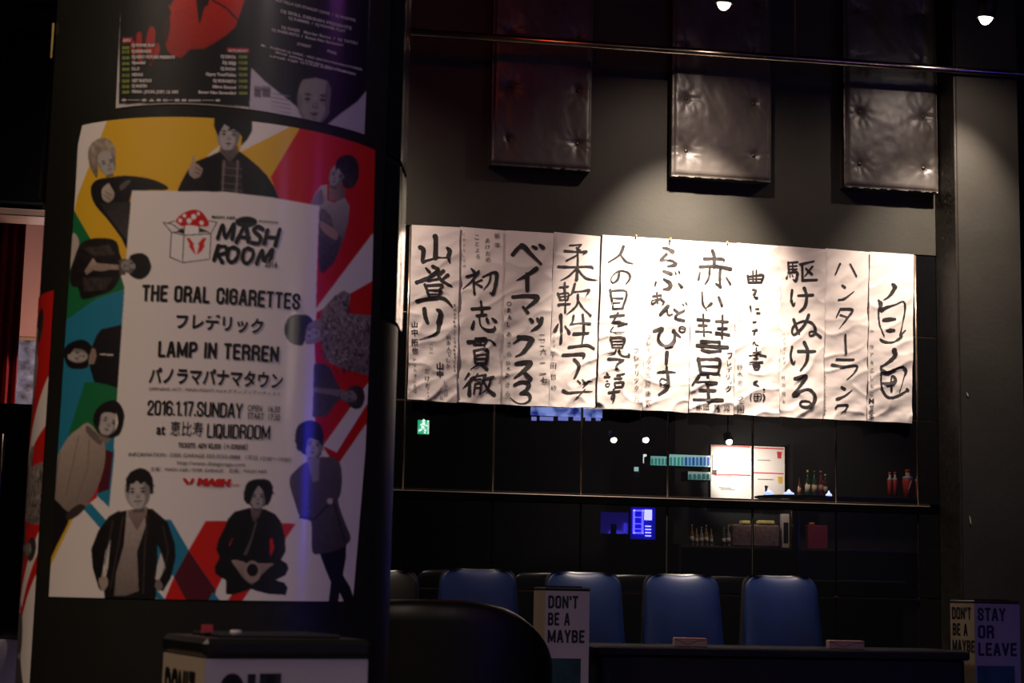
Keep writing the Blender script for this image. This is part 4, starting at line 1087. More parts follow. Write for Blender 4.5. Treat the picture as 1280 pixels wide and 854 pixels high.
# the same poster again round the left side of the column, a little lower
tR, zR = cyl(68.5, 363); _, zR2 = cyl(38, 850)
ul = 0.60
def p2(u, v): 
    t, z = poster_tz(u, v); t_r, z_r = poster_tz(1.0, v); drop = ztr - zR
    tr0, _ = cyl(68.5, 363); 
    return tr0 - (t_r - t) + (-0.012) * v, z - drop - (0.0)
post2 = empty('concert_poster', cylp(p2(.9, .9)[0], p2(.9, .9)[1], RC), 'red and white striped poster wrapped round the left side of the column', 'poster', GP)
sheet('print', p2, 100, 300, main_cols, post2, RC + 0.0015, u0=ul)

# the two dark posters above
TA = Art(130, -20, 480, 180, 2, (14, 12, 12))
Q = TA.poly; fa = (140, 0, 3.765)
Q([(270, -70), (640, -70), (615, 30), (580, 130), (540, 165), (480, 205), (430, 232), (370, 232), (330, 272), (290, 268), (262, 240), (250, 200), (262, 120), (280, 60), (255, 0)], (196, 34, 16), (150, 22, 12), namp=.1, frame=fa)
Q([(400, -40), (450, -30), (455, 20), (435, 40), (415, 110), (405, 70)], (24, 10, 10), sm=True, frame=fa); TA.line([(470, 0), (540, 40), (590, 95)], 9, (40, 10, 8), fa)
Q([(255, -70), (330, -70), (275, 30), (255, 20)], (16, 12, 12), frame=fa); Q([(240, 120), (265, 70), (275, 130), (250, 215)], (50, 14, 10), sm=True, frame=fa)
for q in ([(118, 230), (118, 165), (135, 150), (142, 170), (145, 290), (125, 280)], [(160, 240), (168, 160), (185, 124), (205, 140), (205, 180), (190, 280)], [(190, 300), (205, 220), (222, 205), (225, 250), (180, 305)], [(90, 230), (95, 200), (110, 200), (110, 290)]): Q(q, (170, 28, 16), sm=True, frame=fa)
Q([(640, -200), (660, 320), (718, 372), (790, 440), (862, 500), (905, 548), (860, 560), (640, 540)], (196, 186, 196), frame=fa, alpha=0)
# B: afro portrait
Q([(655, 318), (715, 380), (790, 440), (862, 498), (908, 552), (900, 600), (640, 600)], (186, 176, 188), frame=fa)
Q([(1240, 380), (1190, 432), (1150, 480), (1080, 530), (1005, 592), (960, 620), (1220, 700)], (176, 166, 180), frame=fa)
Q([(1212, -90), (1222, -90), (1212, 300), (1190, 660), (1180, 660), (1196, 420)], (176, 166, 180), frame=fa)
TA.face(952, 474, 162, 0.07, 138, .5, 0.02, fa)
Q([(862, 430), (872, 385), (905, 374), (960, 366), (1015, 384), (1030, 420), (1020, 520), (1040, 560), (1100, 440), (1080, 320), (980, 280), (850, 300)], (14, 12, 14), frame=fa, soft=2)
Q([(150, 500), (19, 515), (-10, 515), (-10, -80), (45, -80), (38, 200), (36, 495)], (206, 196, 186), frame=fa); Q([(36, 492), (340, 486), (646, 505), (646, 540), (0, 540), (19, 490)], (200, 190, 182), frame=fa)
Q([(36, 489), (340, 483), (645, 501), (645, 300), (38, 300)], (14, 12, 12), frame=fa, alpha=0)
Q([(52, 178), (100, 176), (100, 203), (50, 205)], (170, 26, 30), frame=fa); Q([(542, 226), (645, 229), (645, 250), (540, 247)], (180, 30, 34), frame=fa)
for y in (225, 245, 273, 300, 327, 356, 382, 408, 434): Q([(50, y - 9), (88, y - 9), (88, y + 8), (50, y + 8)], (52, 60, 22), frame=fa)
for y in (268, 296, 324, 352, 382, 410, 440): Q([(594, y - 9), (638, y - 8), (638, y + 8), (594, y + 8)], (52, 60, 22), frame=fa)
for x0_, x1_, y in ((668, 745, 410), (668, 700, 440), (706, 745, 440)): Q([(x0_, y - (5 if y < 420 else 24)), (x1_, y - (3 if y < 420 else 22)), (x1_, y + 20), (x0_, y + 18)], (110, 102, 112) if y < 420 else (60, 54, 62), frame=fa, alpha=.7)
for k in range(5): Q([(750, 440 + k * 18), (840, 452 + k * 20), (840, 456 + k * 20), (750, 444 + k * 18)], (130, 122, 132), frame=fa)
def upA(x0p, x1p, yb):
    """helper giving (theta, z) between two upright edges, bottom edge points yb and rising 0.728 m"""
    bl, bm, br = [cyl(*p) for p in yb]
    L0 = cyl(x0p[0], x0p[1]); R0_ = cyl(x1p[0], x1p[1])
    def f(u, v):
        z0 = quad3(bl[1], bm[1], br[1], u); z = z0 + 0.728 * (1 - v)
        tl = bl[0] + (L0[0] - bl[0]) * (z - bl[1]) / (L0[1] - bl[1]); tr = br[0] + (R0_[0] - br[0]) * (z - br[1]) / (R0_[1] - br[1])
        return tl * (1 - u) + tr * u, z
    return f
def up_cols(f):
    def g(uv):
        out = np.array([project(cylp(*f(u, v), RC)) for u, v in uv]); c = TA.sample(out[:, 0], np.maximum(out[:, 1], -19)); return c
    return g
fA = upA((152, 0), (314.6, 0), [(145.4, 135.8), (228, 130.4), (311.4, 137)]); fB = upA((314.8, 0), (461.6, 0), [(311.6, 136.8), (385, 150), (454.6, 168)])
pa = empty('concert_poster', cylp(fA(.5, 1)[0], fA(.5, 1)[1], RC), 'black poster with a red-lit face and two columns of names, upper left on the column', 'poster', GP)
sheet('print', fA, 150, 330, up_cols(fA), pa, RC + 0.0015)
pb = empty('concert_poster', cylp(fB(.5, 1)[0], fB(.5, 1)[1], RC), 'black poster with a grey portrait under dark round hair, upper right on the column', 'poster', GP)
sheet('print', fB, 135, 330, up_cols(fB), pb, RC + 0.0015)
ta, tg, tb = Flat(), Flat(), Flat()
def T(fl, s, x0, y0, x1, y1, h, b=.05): fl.text(s, (140 + x0 / 3.765, y0 / 3.765), (140 + x1 / 3.765, y1 / 3.765), h / 3.765, None, .05, b)
T(ta, 'INFO', 58, 200, 92, 199, 14)
for s, y, x1 in (('DJ POWER PLAY', 222, 208), ('DJ SHINNOSUKE', 250, 188), ('DJ NEXT FUTURE PRESENTS', 277, 298), ('Special', 303, 160), ('D.L.O', 332, 134), ('NEON-K', 360, 152), ('GET BUSTA’S', 388, 190), ('DJ MARTIN', 413, 168), ('FIRMA : JOON, JOEY, LIL MIX', 440, 316)): T(ta, s, 98, y, x1, y + (x1 - 98) * .01, 14, .06)
for s, y, x0 in (('DJ KENTA', 274, 512), ('DJ SEIJI', 303, 520), ('DJ SHOW', 331, 512), ('Gypsy TomiTakku', 357, 442), ('DJ MURAMITU', 388, 476), ('Mitsu Emowi', 416, 474), ('Bonus Nao Sarecolari', 442, 408)): T(ta, s, x0, y, 583, y + 5, 14, .06)
T(ta, '● ━━ ◆ ▲ ● EI━ ■ ■ GAN ━━ ●', 50, 478, 510, 480, 10); T(ta, 'SATURDAY', 548, 246, 640, 248, 12)
link_mesh('lettering', wrap_col(ta, RC + 0.0028), ta.f, m_wp, pa)['kind'] = 'stuff'
for k, y in enumerate((233, 253, 281, 308, 335, 363, 390, 416, 442)): T(tg, '2%d:%02d' % (k % 4, (k * 15) % 60), 52, y, 86, y, 13)
for k, y in enumerate((276, 304, 332, 360, 390, 418, 447)): T(tg, '1%d:%02d' % (k + 2, (k * 30) % 60), 597, y, 636, y + 1, 13)
link_mesh('time_column', wrap_col(tg, RC + 0.0028), tg.f, m_gp, pa)['kind'] = 'stuff'
for s, x0, y0, x1, y1, h in (('BUT KILLA DJ’S STANLEY CONE  /  DJ MASATO', 768, 8, 1140, 104, 13), ('DJ SKILL DENNIN PRESENTS', 792, 60, 1122, 142, 14), ('DJ SUMMER  /  DJ POWER PLAY', 828, 92, 1094, 156, 13), ('DJ OASIS   Murder Bonus  /  DJ TATSU', 795, 136, 1150, 212, 13), ('DJ SHIMURITU  /  Bonus Nao Sarecolari', 750, 148, 1082, 220, 13), ('STREET', 868, 214, 934, 228, 12), ('FREE', 1008, 246, 1052, 260, 12), ('■、FUSING LJ GSBK ∙ MO MKCNYRRSBAOTMEIS', 700, 220, 1172, 334, 10), ('SPOP APPSK NEHIKE MO SRLDQM', 765, 252, 1140, 356, 10), ('LPQE QJE GTAEI AREY NEV', 742, 270, 1120, 350, 9)):
    T(tb, s, x0, y0, x1, y1, h, .04)
link_mesh('lettering', wrap_col(tb, RC + 0.0028), tb.f, mat('dim_white_print', (0.42, 0.37, 0.40), 0.4), pb)['kind'] = 'stuff'

# dark glossy sheets round the right-hand side, with wrinkled film
m_film = mat('black_gloss_film', (0.010, 0.009, 0.010), 0.14, ior=1.6, coat=0.5, bump=0.03, bscale=14)
def film(name, px0, pt, pbm, label):
    t0 = cyl(px0, 300)[0]; t1_ = t0 + 0.95; z0 = cyl(490, pbm)[1]; z1 = CEIL - .4 if pt is None else cyl(490, pt)[1]
    NU, NV = 48, 60; vs = []
    for j in range(NV + 1):
        for i in range(NU + 1):
            t = t0 + (t1_ - t0) * i / NU; z = z0 + (z1 - z0) * j / NV
            r = 0.0030 + 0.0016 * mnoise.noise(Vector((t * 4, z * 3.5, pbm))) + 0.0004 * mnoise.noise(Vector((t * 14, z * 9, 4)))
            q_ = abs(t - math.radians(79)); lim = math.radians(11); r += RC * (1 / math.cos(min(q_, lim)) - 1) * max(0, 1 - max(0, q_ - lim) / math.radians(5))
            vs.append(cylp(t, z, RC + r))
    fs = [(j * (NU + 1) + i, j * (NU + 1) + i + 1, (j + 1) * (NU + 1) + i + 1, (j + 1) * (NU + 1) + i)[::-1] for j in range(NV) for i in range(NU)]
    o = link_mesh(name, vs, fs, m_film, None, True); return tag(o, label, 'poster', GP)
film('dark_poster', 479, None, 196, 'black glossy poster seen almost edge on, high on the right side of the column')
film('dark_poster', 478, 204, 402, 'black glossy poster seen almost edge on, right side of the column beside the calligraphy')
# curled flyer edge on the left of the column
t0 = cyl(74, 120)[0]
vs = []; NJ = 30
for j in range(NJ + 1):
    v = j / NJ; zt_ = cyl(74, 34)[1]; zb_ = cyl(56, 250)[1]; z = zt_ + (zb_ - zt_) * v
    for i in range(7):
        w_ = i / 6; r = RC + 0.001 + 0.010 * (w_ ** 1.5) * (0.25 + v * .75); vs.append(cylp(-1.40 - 0.30 * (1 - w_), z, r))
fs = [(j * 7 + i, (j + 1) * 7 + i, (j + 1) * 7 + i + 1, j * 7 + i + 1) for j in range(NJ) for i in range(6)]
fl_ = empty('flyer', cylp(-1.4, cyl(56, 250)[1], RC), 'pale flyer curling off the upper left side of the column', 'flyer')
link_mesh('paper', vs, fs, mat('beige_flyer_paper', (0.30, 0.24, 0.17), 0.6, nscale=6, namp=0.2), fl_, True)
s_ = MB().box(cylp(-1.44, cyl(72, 44)[1], RC + 0.004), (0.0015, 0.003, 0.03)); s_.build('yellow_tape', mat('yellow_tape', (0.5, 0.36, 0.10), 0.4, nscale=20, namp=.2), fl_)
# ------------------------------------------------------------------ tufted wall panels
m_leather = mat('dark_wall_leather', (0.060, 0.050, 0.043), 0.40, nscale=5, namp=0.2, bump=0.05, bscale=60)
m_button = mat('leather_button', (0.020, 0.016, 0.014), 0.35)
def tufted(x0, x1, ybot, buttons_y, bx0, bx1, label):
    T_ = 0.080
    s0, zb = wall_hit(x0, ybot, T_); s1, _ = wall_hit(x1, ybot, T_); zt = CEIL - 0.12
    ba = wall_hit(bx0, buttons_y, T_); bb = wall_hit(bx1, buttons_y + 4, T_)
    root = empty('padded_panel', W((s0 + s1) / 2, zb, 0), label, 'wall panel', 'padded panels on the painted wall')
    rows = []; z = ba[1]
    while z < zt: rows.append(z); z += 0.262
    bt = [(s, z) for z in rows for s in (ba[0], bb[0])]
    NS, NZ = 44, int((zt - zb) / 0.011); vs = []
    for j in range(NZ + 1):
        for i in range(NS + 1):
            u, v = i / NS, j / NZ; s = s0 + (s1 - s0) * u; z = zb + (zt - zb) * v
            ed = min(min(u, 1 - u) * (s1 - s0), min(v, 1 - v) * (zt - zb)); d = T_ - 0.018 * max(0, 1 - ed / 0.02) ** 2
            nx = 0.0
            for k, (bs, bz) in enumerate(bt):
                ds, dz = s - bs, z - bz; r = math.hypot(ds, dz)
                if r > 0.2: continue
                a = math.atan2(dz, ds); d -= 0.016 * math.exp(-(r / 0.016) ** 2) + 0.006 * math.exp(-(r / 0.05) ** 2)
                fold = math.sin(a * 9 + k * 1.7 + 2.0 * math.sin(a * 2 + k)) + 0.6 * math.sin(a * 17 + k * 3)
                d += 0.0026 * fold * math.exp(-((r - 0.035) / 0.035) ** 2)
            d += 0.0035 * mnoise.noise(Vector((s * 14, z * 9 + s * 5, x0 * .1))) + 0.0016 * mnoise.noise(Vector((s * 50, z * 28, x0 * .1)))
            vs.append(W(s, z, d))
    n1 = NS + 1
    fs = [(j * n1 + i, j * n1 + i + 1, (j + 1) * n1 + i + 1, (j + 1) * n1 + i) for j in range(NZ) for i in range(NS)]
    # sides back to the wall
    b = len(vs); loop = [i for i in range(n1)] + [j * n1 + NS for j in range(1, NZ + 1)] + [NZ * n1 + i for i in range(NS - 1, -1, -1)] + [j * n1 for j in range(NZ - 1, 0, -1)]
    for q in loop:
        P = vs[q]; rel = P - WO; vs.append(W(rel.dot(ES), rel.z, 0.0045))
    L_ = len(loop); fs += [(loop[k], b + k, b + (k + 1) % L_, loop[(k + 1) % L_])[::-1] for k in range(L_)]
    link_mesh('cushion', vs, [f[::-1] for f in fs], m_leather, root, True)
    for bs, bz in bt:
        MB().lathe(W(bs, bz, T_ - 0.022), [(0.010, 0), (0.0115, 0.004), (0.009, 0.008), (0.004, 0.010), (0.0005, 0.0105)], 12, (ES, Vector((0, 0, 1)), EN)).build('button', m_button, root, True)
tufted(613, 739.5, 205, 173, 636.5, 722, 'left padded dark leather panel with buttons, above the left calligraphy sheets')
tufted(840.5, 965, 219, 188, 858.6, 943.6, 'middle padded leather panel, brightly creased at its lower left button')
tufted(1057, 1174.5, 233, 204, 1075.5, 1156, 'right padded leather panel with deep folds, next to the pillar')

# ------------------------------------------------------------------ the pipe under the ceiling
m_steel = mat('dull_steel_pipe', (0.42, 0.36, 0.30), 0.24, metal=1.0, nscale=9, namp=0.25)
def at_s(px, py, d): s, z = wall_hit(px, py, d); return s, z
PD = 0.26
sA, zA = at_s(512, 40, PD); sB, zB = at_s(1270, 93, PD)
k_ = (zB - zA) / (sB - sA)
pipe = empty('ceiling_pipe', W(sA, zA, PD), 'long steel pipe running across the top of the wall', 'pipe')
MB().tube([W(SL + .05, zA + (SL + .05 - sA) * k_, PD), W(SR - .1, zA + (SR - .1 - sA) * k_, PD)], 0.018, 16).build('tube', m_steel, pipe, True)
m_rod = mat('hanger_rod', (0.16, 0.07, 0.04), 0.5, metal=0.5)
for px in (300, 994, 1420):
    s, _ = at_s(px, 74, PD); z = zA + (s - sA) * k_
    h = MB().tube([W(s, z, PD), W(s, CEIL, PD)], 0.0045, 8); h.tube([W(s - 0.012, z, PD), W(s + 0.012, z, PD)], 0.018, 14)
    h.build('hanger', m_rod, pipe, True)

# ------------------------------------------------------------------ ceiling spotlights
m_head = mat('spot_black_metal', (0.02, 0.018, 0.018), 0.4, metal=0.3)
def spot_head(P, aim, label, strength, col=(1, .86, .74), r=0.030, name='spotlight', grp='ceiling spotlights'):
    root = empty(name, P, label, 'lamp', grp); ax3 = (Vector(aim) - P).normalized(); u = ax3.cross(Vector((0, 0, 1))).normalized(); v = ax3.cross(u)
    MB().lathe(P - ax3 * 0.10, [(0.02, -0.03), (r * 1.35, -0.02), (r * 1.45, 0.04), (r * 1.5, 0.098), (r * 1.25, 0.10), (r * 1.1, 0.085)], 20, (u, v, ax3)).build('housing', m_head, root, True)
    MB().lathe(P - ax3 * 0.012, [(r, 0), (r * 1.05, 0.010), (r * .85, 0.026), (r * .45, 0.038), (0.001, 0.042)], 20, (u, v, ax3)).build('bulb', mat('lamp_glow_%g_%g' % (strength, col[1]), (1, 1, 1), 0.5, emit=col, estr=strength), root, True)
    MB().tube([P - ax3 * 0.09, Vector((P.x, P.y, CEIL - 0.02))], 0.008, 8).build('stem', m_head, root)
    MB().box((P.x, P.y, CEIL - 0.015), (0.04, 0.04, 0.014)).build('mounting_plate', m_head, root)
    return root
def down(P, s=0.25): return Vector(P) + Vector((0, 0, -1)) - EN * s
spot_head(SPOT1, down(SPOT1, .3) + (CAM - SPOT1).normalized() * .2, 'ceiling spotlight above the middle padded panel, lighting the calligraphy, with a red glow', 14, (1, .62, .50))
spot_head(SPOT2, down(SPOT2, .3) + (CAM - SPOT2).normalized() * .2, 'ceiling spotlight near the pillar, at the top right', 22, (1, .9, .8))

# ------------------------------------------------------------------ blue chairs in front of the tiles
m_blue = mat('blue_leatherette', (0.004, 0.016, 0.078), 0.42, spec=0.35, nscale=6, namp=0.15, bump=0.04, bscale=50)
m_shell = mat('black_chair_shell', (0.012, 0.012, 0.014), 0.35)
m_leg = mat('black_chair_leg', (0.02, 0.02, 0.02), 0.4, metal=0.6)
def back_profile(hw0, hw1, h, T0, lean, corner, NU=24, NV=18, bulge=0.03):
    """a cushion: x across, z up, y towards its front; wider at the bottom, round upper corners"""
    vs, fs = [], []; out = []
    def edge(v):
        hw = hw0 + (hw1 - hw0) * v; q = max(0, (v - (1 - corner / h)) / (corner / h)); return hw - corner * (1 - math.sqrt(max(0, 1 - q * q)))
    for side in (1, -1):
        b = len(vs)
        for j in range(NV + 1):
            v = 1 - (1 - j / NV) ** 1.6; hw = edge(v)
            for i in range(NU + 1):
                u = -1 + 2 * i / NU; u = math.copysign(1 - (1 - abs(u)) ** 1.5, u)
                t = (1 - abs(u) ** 4) * (1 - v ** 8) ; tt = T0 * 0.5 * max(0, t) ** 0.5
                y = side * tt + (bulge * (1 - u * u) * (1 - abs(2 * v - 1) ** 2) if side > 0 else 0) - lean * v + 0.03 * u * u * (1 if side > 0 else 1)
                vs.append(Vector((u * hw, y, v * h)))
        n1 = NU + 1
        for j in range(NV):
            for i in range(NU):
                f = (b + j * n1 + i, b + j * n1 + i + 1, b + (j + 1) * n1 + i + 1, b + (j + 1) * n1 + i); fs.append(f if side < 0 else f[::-1])
    return vs, fs
def chair_proto():
    root = empty('blue_chair', (0, 0, 0), 'x', 'chair', 'blue chairs along the tiled wall')
    vs, fs = back_profile(0.196, 0.160, 0.52, 0.06, 0.07, 0.055)
    link_mesh('backrest', [v + Vector((0, 0, 0.45)) for v in vs], fs, m_blue, root, True)
    vs, fs = back_profile(0.202, 0.166, 0.535, 0.05, 0.07, 0.05, bulge=0)
    link_mesh('back_shell', [v + Vector((-0.004, -0.055 - 0.04 * (1 - v.z / .6), 0.442)) for v in vs], fs, m_shell, root, True)
    MB().bbox((0, 0.17, 0.43), (0.195, 0.17, 0.045), 0.02).build('seat', m_blue, root, True)
    for sx in (-1, 1):
        for sy in (0.02, 0.30): MB().tube([(sx * 0.17, sy, 0.39), (sx * 0.19, sy + (0.02 if sy > .1 else -.02), 0.0)], [0.014, 0.010], 10).build('leg', m_leg, root, True)
    return root
ch0 = chair_proto()
rzc = math.atan2(EN.y, EN.x) - math.pi / 2
LBL = ['blue leather chair farthest left, dim, just right of the round column', 'blue leather chair behind the menu stand reading DON’T BE A MAYBE', 'blue leather chair with the left small box in front of it', 'blue leather chair farthest right, beside open black tiles']
CH_D = 0.50
for k, (x0, x1, yt) in enumerate(((549, 652, 713), (681, 785, 717), (802, 911, 719.5), (927, 1034, 721.5))):
    c = ch0 if k == 0 else copy_tree(ch0)
    s, z = wall_hit((x0 + x1) / 2 - 2, yt, CH_D); base = W(s, 0, CH_D)
    c.location = base; c.rotation_euler = (0, 0, rzc - 0.10); k_s = z / (0.45 + 0.52)
    c.scale = (1, 1, k_s); c['label'] = LBL[k]
# one more dark chair mostly hidden behind the column
s, z = wall_hit(474, 713, 0.50)
c = copy_tree(ch0); c.location = W(s, 0, 0.50); c.rotation_euler = (0, 0, rzc - .1); c.scale = (1, 1, 0.995 * z / .97); c['label'] = 'dark chair mostly hidden behind the round column, left of the blue chairs'
m_brn = mat('brown_dark_leatherette', (0.010, 0.008, 0.005), 0.5, spec=0.2)
for chd in c.children:
    if chd.name.startswith(('backrest', 'seat')):
        me = chd.data.copy(); me.materials.clear(); me.materials.append(m_brn); chd.data = me

# ------------------------------------------------------------------ black armchair in the foreground
fc = at_depth(534, 758, 4.3)
arm = empty('black_armchair', (fc.x, fc.y, 0), 'black leather armchair in the foreground, seen from behind as a dark rounded shape', 'chair')
m_blk_leather = mat('black_leather', (0.006, 0.005, 0.005), 0.45, spec=0.25, nscale=6, namp=0.2, bump=0.05, bscale=40)
vs = []; NA, NH = 48, 16
for j in range(NH + 1):
    v = j / NH
    for i in range(NA + 1):
        a = math.radians(-100 + 200 * i / NA); cc = math.cos(a * .9)
        top = fc.z - 0.002 - 0.17 * (1 - math.cos(min(abs(a), 1.75))) ** 1.5
        r = 0.285 + 0.035 * math.sin(v * math.pi * .5) ; z = 0.30 + (top - 0.30) * v
        vs.append(Vector((fc.x + r * math.sin(a), fc.y - r * math.cos(a) + .28, z)))
outer = len(vs)
for j in range(NH + 1):
    v = j / NH
    for i in range(NA + 1):
        a = math.radians(-100 + 200 * i / NA); top = fc.z - 0.002 - 0.17 * (1 - math.cos(min(abs(a), 1.75))) ** 1.5
        r = 0.215 + 0.05 * v; z = 0.30 + (top - 0.30) * v - 0.004 * v
        vs.append(Vector((fc.x + r * math.sin(a), fc.y - r * math.cos(a) + .28, z)))
n1 = NA + 1; fs = []
for j in range(NH):
    for i in range(NA):
        fs.append((j * n1 + i, j * n1 + i + 1, (j + 1) * n1 + i + 1, (j + 1) * n1 + i)); fs.append((outer + j * n1 + i, outer + (j + 1) * n1 + i, outer + (j + 1) * n1 + i + 1, outer + j * n1 + i + 1))
# rounded rim
rim = len(vs)
for q in range(1, 5):
    t = q / 5
    for i in range(NA + 1):
        A_, B_ = vs[NH * n1 + i], vs[outer + NH * n1 + i]; vs.append(A_ * (1 - t) + B_ * t + Vector((0, 0, 0.022 * math.sin(t * math.pi))))
rows_ = [NH * n1] + [rim + q * n1 for q in range(4)] + [outer + NH * n1]
for a_, b_ in zip(rows_[:-1], rows_[1:]):
    for i in range(NA): fs.append((a_ + i, a_ + i + 1, b_ + i + 1, b_ + i))
for i in (0, NA):
    for j in range(NH): fs.append((j * n1 + i, (j + 1) * n1 + i, outer + (j + 1) * n1 + i, outer + j * n1 + i))
link_mesh('backrest', vs, fs, m_blk_leather, arm, True)
MB().bbox((fc.x, fc.y + .30, 0.36), (0.22, 0.24, 0.07), 0.03).build('seat', m_blk_leather, arm, True)
for sx in (-1, 1):
    for sy in (-1, 1): MB().tube([(fc.x + sx * .18, fc.y + .27 + sy * .17, 0.30), (fc.x + sx * .19, fc.y + .27 + sy * .18, 0)], [0.02, 0.014], 10).build('leg', m_leg, arm, True)

# ------------------------------------------------------------------ long black table with two small boxes
m_table = mat('black_table_top', (0.005, 0.005, 0.005), 0.5, nscale=4, namp=0.2, spec=0.25)
TD = 1.46                                                     # its front edge, distance from the tiles
sL, zL = wall_hit(741, 803.5, TD); sR, zR_ = wall_hit(1216, 819, TD); zT = (zL + zR_) / 2
sR2 = sR + 0.0
tab = empty('black_table', W((sL + sR2) / 2, 0, TD - .25), 'long black table in front of the blue chairs', 'table')
def rounded(s0, s1, d0, d1, r, z0, z1):
    pts = []
    for (cs, cd, a0) in ((s1 - r, d1 - r, 0), (s0 + r, d1 - r, 90), (s0 + r, d0 + r, 180), (s1 - r, d0 + r, 270)):
        for k in range(7): a = math.radians(a0 + 15 * k); pts.append((cs + r * math.cos(a), cd + r * math.sin(a)))
    n = len(pts); rr = [(0.006, 0), (0, 0.006), (0, z1 - z0 - 0.006), (0.006, z1 - z0)]; cs, cd = (s0 + s1) / 2, (d0 + d1) / 2
    vs = [W(p[0] - math.copysign(i_, p[0] - cs), z0 + h_, p[1] - math.copysign(i_, p[1] - cd)) for i_, h_ in rr for p in pts]
    fs = [(a * n + k, a * n + (k + 1) % n, (a + 1) * n + (k + 1) % n, (a + 1) * n + k) for a in range(3) for k in range(n)] + [tuple(range(n))[::-1], tuple(3 * n + k for k in range(n))]
    return vs, fs
v_, f_ = rounded(sL, sR2, TD - 0.40, TD, 0.035, zT - 0.035, zT); link_mesh('table_top', v_, f_, m_table, tab)
v_, f_ = rounded(sL + .02, sR2 - .02, TD - 0.38, TD - .012, 0.03, 0.0, zT - 0.035); link_mesh('front_panel', v_, f_, m_table, tab)
m_box = mat('white_card_box', (0.42, 0.31, 0.28), 0.6, nscale=10, namp=.06); m_redl = mat('red_box_print', (0.45, 0.05, 0.04), 0.5)
for (x0, x1, yb, yt, lb) in ((842.5, 882, 803, 792.5, 'small white box with red lines on the table before the third blue chair'), (1035.5, 1077, 809.5, 798.5, 'small white box with red lines at the right of the table')):
    d_ = TD - 0.10; s0, z0 = wall_hit(x0, yb, d_); s1, z1 = wall_hit(x1, yt, d_); hgt = 0.032
    r_ = empty('small_box', W((s0 + s1) / 2, zT, d_), lb, 'box', 'small boxes on the black table')
    ca = Vector((math.cos(WA - .2), math.sin(WA - .2), 0)); cb = Vector((-ca.y, ca.x, 0)); c_ = W((s0 + s1) / 2, zT + hgt / 2 + .001, d_); hw = (s1 - s0) / 2
    MB().bbox(c_, (hw, 0.04, hgt / 2), 0.002, (ca, cb, Vector((0, 0, 1)))).build('carton', m_box, r_)
    ln = MB(); 
    for (a0, h0, a1, h1) in ((-.95, .75, -.2, -.55), (-.2, -.55, .5, .5), (.5, .5, .95, .55), (-.95, .85, .95, .9)):
        A_ = c_ + ca * hw * a0 - cb * 0.0408 + Vector((0, 0, hgt / 2 * h0)); B_ = c_ + ca * hw * a1 - cb * 0.0408 + Vector((0, 0, hgt / 2 * h1)); ln.tube([A_, B_], 0.0016, 5)
    ln.build('red_line', m_redl, r_)

